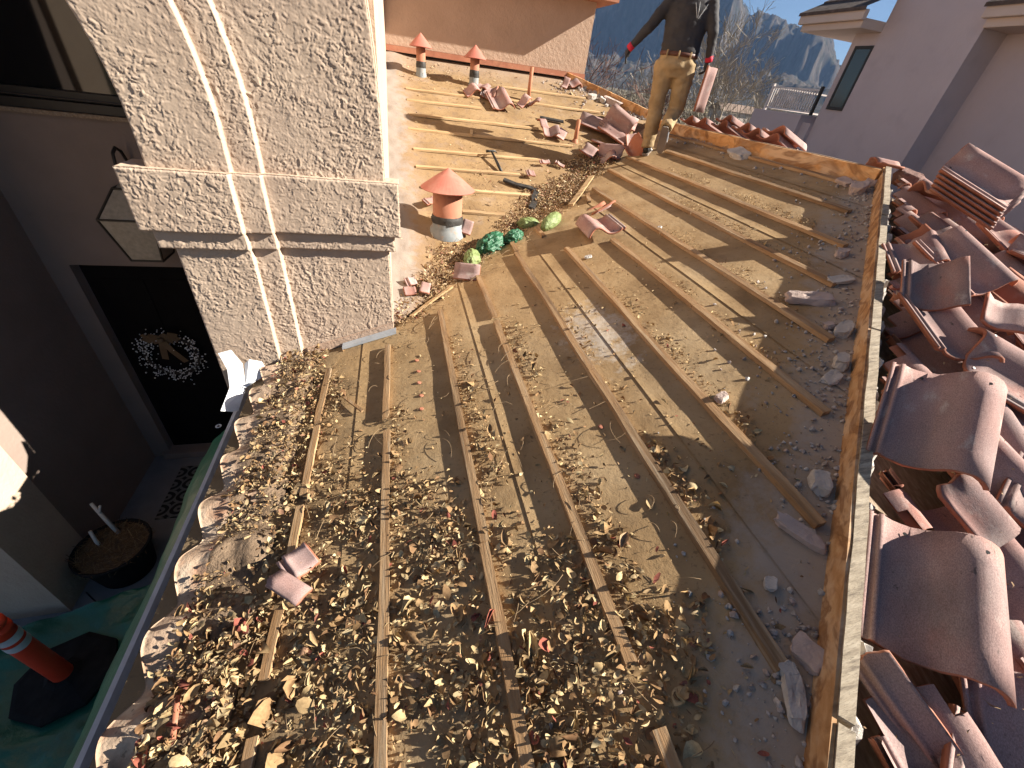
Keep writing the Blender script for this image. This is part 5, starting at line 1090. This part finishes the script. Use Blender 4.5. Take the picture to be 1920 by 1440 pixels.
def litter():
    P = scatter(52000, -.98, 1.9, -.35, 2.82, lambda x, y: d_leaf(x, y) * (.35 + .65 * (1 - sstep(.4, 2.4, y))) * (x < -.5) + d_leaf(x, y) * (.35 + .5 * (1 - sstep(.5, 2.2, y))) * (x >= -.5))
    q = d_leaf(P[:, 0], P[:, 1]); eave_ = (P[:, 0] < -.6); h = .004 + q * rng.uniform(0, 1, len(P)) * np.where(eave_, .075, .036) + .02 * eave_
    size = np.exp(rng.normal(0, .42, len(P))) * np.where(P[:, 1] < 1.0, .0255, .021)
    o = link('leaf_litter', leafmesh('leaf_litter', near_pts(P, h), np.tile(NN, (len(P), 1)), size, 1.1, 'leaf', 4, 2, .58, .42)); tag(o, kind='stuff')
    # crumbled leaf bits
    P = scatter(230000, -1.0, 3.6, -.3, 5.6, lambda x, y: np.clip(d_leaf(x, y) * np.where(y > 1.6, 1.15, .85) + .012, 0, 1) * (x > -.98)); q = d_leaf(P[:, 0], P[:, 1]); h = .003 + q * rng.uniform(0, 1, len(P)) * .022 + .03 * (P[:, 0] < -.62)
    o = link('leaf_crumbs', leafmesh('leaf_crumbs', near_pts(P, h), np.tile(NN, (len(P), 1)), np.exp(rng.normal(0, .45, len(P))) * .0105, 1.0, 'crumb', 2, 1, .42, .55)); tag(o, kind='stuff')
    # valley debris
    def dv(x, y):
        d = (y - x - VAL) / 1.414; t = x; n_ = nz(x, y, 5, 7); wd = np.interp(t, [-.1, .4, .9, 1.5, 2.2, 2.9], [.26, .22, .14, .27, .25, .12]); return np.clip(1.1 - np.abs(d - .05) / wd + .9 * n_, 0, 1) * np.interp(t, [-.1, .2, .9, 1.3, 2.0, 2.6, 2.9], [.8, .7, .5, .9, 1.0, .8, .4])
    P = scatter(150000, -.06, 3.0, 2.85, 6.2, dv); z = np.where(P[:, 1] > P[:, 0] + VAL, P[:, 1] * S - 2.59, P[:, 0] * S - 1.6); q = dv(P[:, 0], P[:, 1])
    pts = np.column_stack([P, z + .004 + q * rng.uniform(0, 1, len(P)) * .05]); big = rng.uniform(0, 1, len(P)) < .22
    o = link('valley_litter', leafmesh('valley_litter', pts[~big], np.tile((NN + NF) / 1.9, ((~big).sum(), 1)), np.exp(rng.normal(0, .45, (~big).sum())) * .016, 1.0, 'valley_crumb', 2, 1, .45, .6)); tag(o, kind='stuff')
    o = link('valley_litter', leafmesh('valley_litter', pts[big], np.tile((NN + NF) / 1.9, (big.sum(), 1)), np.exp(rng.normal(0, .3, big.sum())) * .026, 1.2, 'leaf', 4, 2, .5, .5)); tag(o, kind='stuff')
    # thin scatter over the far slope
    P = scatter(9000, .0, 3.3, 3.3, 7.9, lambda x, y: (y > x + VAL) * (x < 3.86 - (y - 6.86)) * np.clip(.14 + .9 * nz(x, y, 2.2, 9) + .7 * (y > 7.1) * (x < 1.6), .05, 1)); pts = np.column_stack([P, P[:, 1] * S - 2.59 + .008])
    o = link('roof_crumbs', leafmesh('roof_crumbs', pts, np.tile(NF, (len(P), 1)), np.exp(rng.normal(0, .5, len(P))) * .016, .8, 'valley_crumb', 2, 1, .5, .4)); tag(o, kind='stuff')
litter()
def rubble():
    def rock(n, P, zf, size):
        c = np.column_stack([P, zf(P[:, 0], P[:, 1]) + size * .3]); J = rng.uniform(.6, 1.3, (n, len(iv), 1)) * iv[None] * rng.uniform(.6, 1.2, (n, 1, 3)); V = c[:, None] + J * size[:, None, None]; return V.reshape(-1, 3), (np.arange(n) * len(iv))[:, None, None] + if_[None]
    def dh(x, y): d = (y - x + HIPC) / 1.414; n_ = nz(x, y, 4, 11); return np.exp(-np.maximum(d - .03, 0) / .15) * np.clip(.5 + 1.5 * n_, .02, 1) * (d > .02) * (x > .3)
    P = scatter(70000, .2, 3.7, -.6, 3.0, dh); s_ = np.minimum(np.exp(rng.normal(0, .75, len(P))) * .0036, .013); V, F = rock(len(P), P, lambda x, y: S * x - 1.6, s_)
    def dr(x, y): return np.exp(-np.abs(x - 3.66) / .05) * np.clip(.3 + 1.4 * nz(x, y, 3, 13), 0, 1)
    P2 = scatter(6000, 3.3, 3.72, 2.9, 6.6, dr); s2 = np.minimum(np.exp(rng.normal(0, .6, len(P2))) * .007, .02); V2, F2 = rock(len(P2), P2, lambda x, y: S * x - 1.6, s2)
    def df(x, y): d = (3.80 - (y - 6.92) * .95 - x); return np.exp(-np.maximum(d, 0) / .22) * (d > 0) * np.clip(.5 + nz(x, y, 4, 15), 0, 1)
    P3 = scatter(5000, 2.2, 3.8, 6.9, 7.9, df); s3 = np.exp(rng.normal(0, .5, len(P3))) * .012; V3, F3 = rock(len(P3), P3, lambda x, y: S * y - 2.59, s3)
    Vs = [V, V2, V3]; Fs = [F.reshape(-1, 3), F2.reshape(-1, 3) + len(V), F3.reshape(-1, 3) + len(V) + len(V2)]
    tag(link('mortar_rubble', npmesh('mortar_rubble', np.concatenate(Vs), np.concatenate(Fs), M['rubble'], False)), kind='stuff')
rubble()
def twigs():
    mb = MB()
    for k in range(330):
        if k < 170: x, y = rng.uniform(-.95, 1.0), rng.uniform(.1, 2.5); zf = near
        elif k < 250: x = rng.uniform(0, 1.2); y = x + VAL - rng.uniform(0, .5); zf = near
        else: x = rng.uniform(.2, 2.4); y = x + VAL + rng.uniform(0, 1.2); zf = far
        a = rng.uniform(0, 6.28); l = rng.uniform(.04, .17); b = rng.normal(0, 1.2); pts = []; hx = rng.uniform(.002, .02)
        for t in np.linspace(0, 1, 6):
            pts.append((x, y, zf(x, y) + .006 + hx * 4 * t * (1 - t) + .012)); x += math.cos(a + b * t) * l / 5; y += math.sin(a + b * t) * l / 5
        mb.tube(pts, [rng.uniform(.0007, .0016)] * 6, 4, False)
    tag(mb.build('twigs', M['twig'], None, True), kind='stuff')
twigs()

# ================================================================== AIR
hz = bpy.data.materials.new('haze'); hz.use_nodes = True; hn = hz.node_tree; hn.nodes.remove(hn.nodes['Principled BSDF'])
pv = hn.nodes.new('ShaderNodeVolumePrincipled'); pv.inputs['Color'].default_value = (.34, .56, 1, 1); pv.inputs['Density'].default_value = .00003; pv.inputs['Anisotropy'].default_value = .0
hn.links.new(pv.outputs[0], hn.nodes['Material Output'].inputs['Volume'])
tag(MB().box((-8200, -8200, -120), (8200, 8200, 1900)).build('haze', hz), kind='stuff')
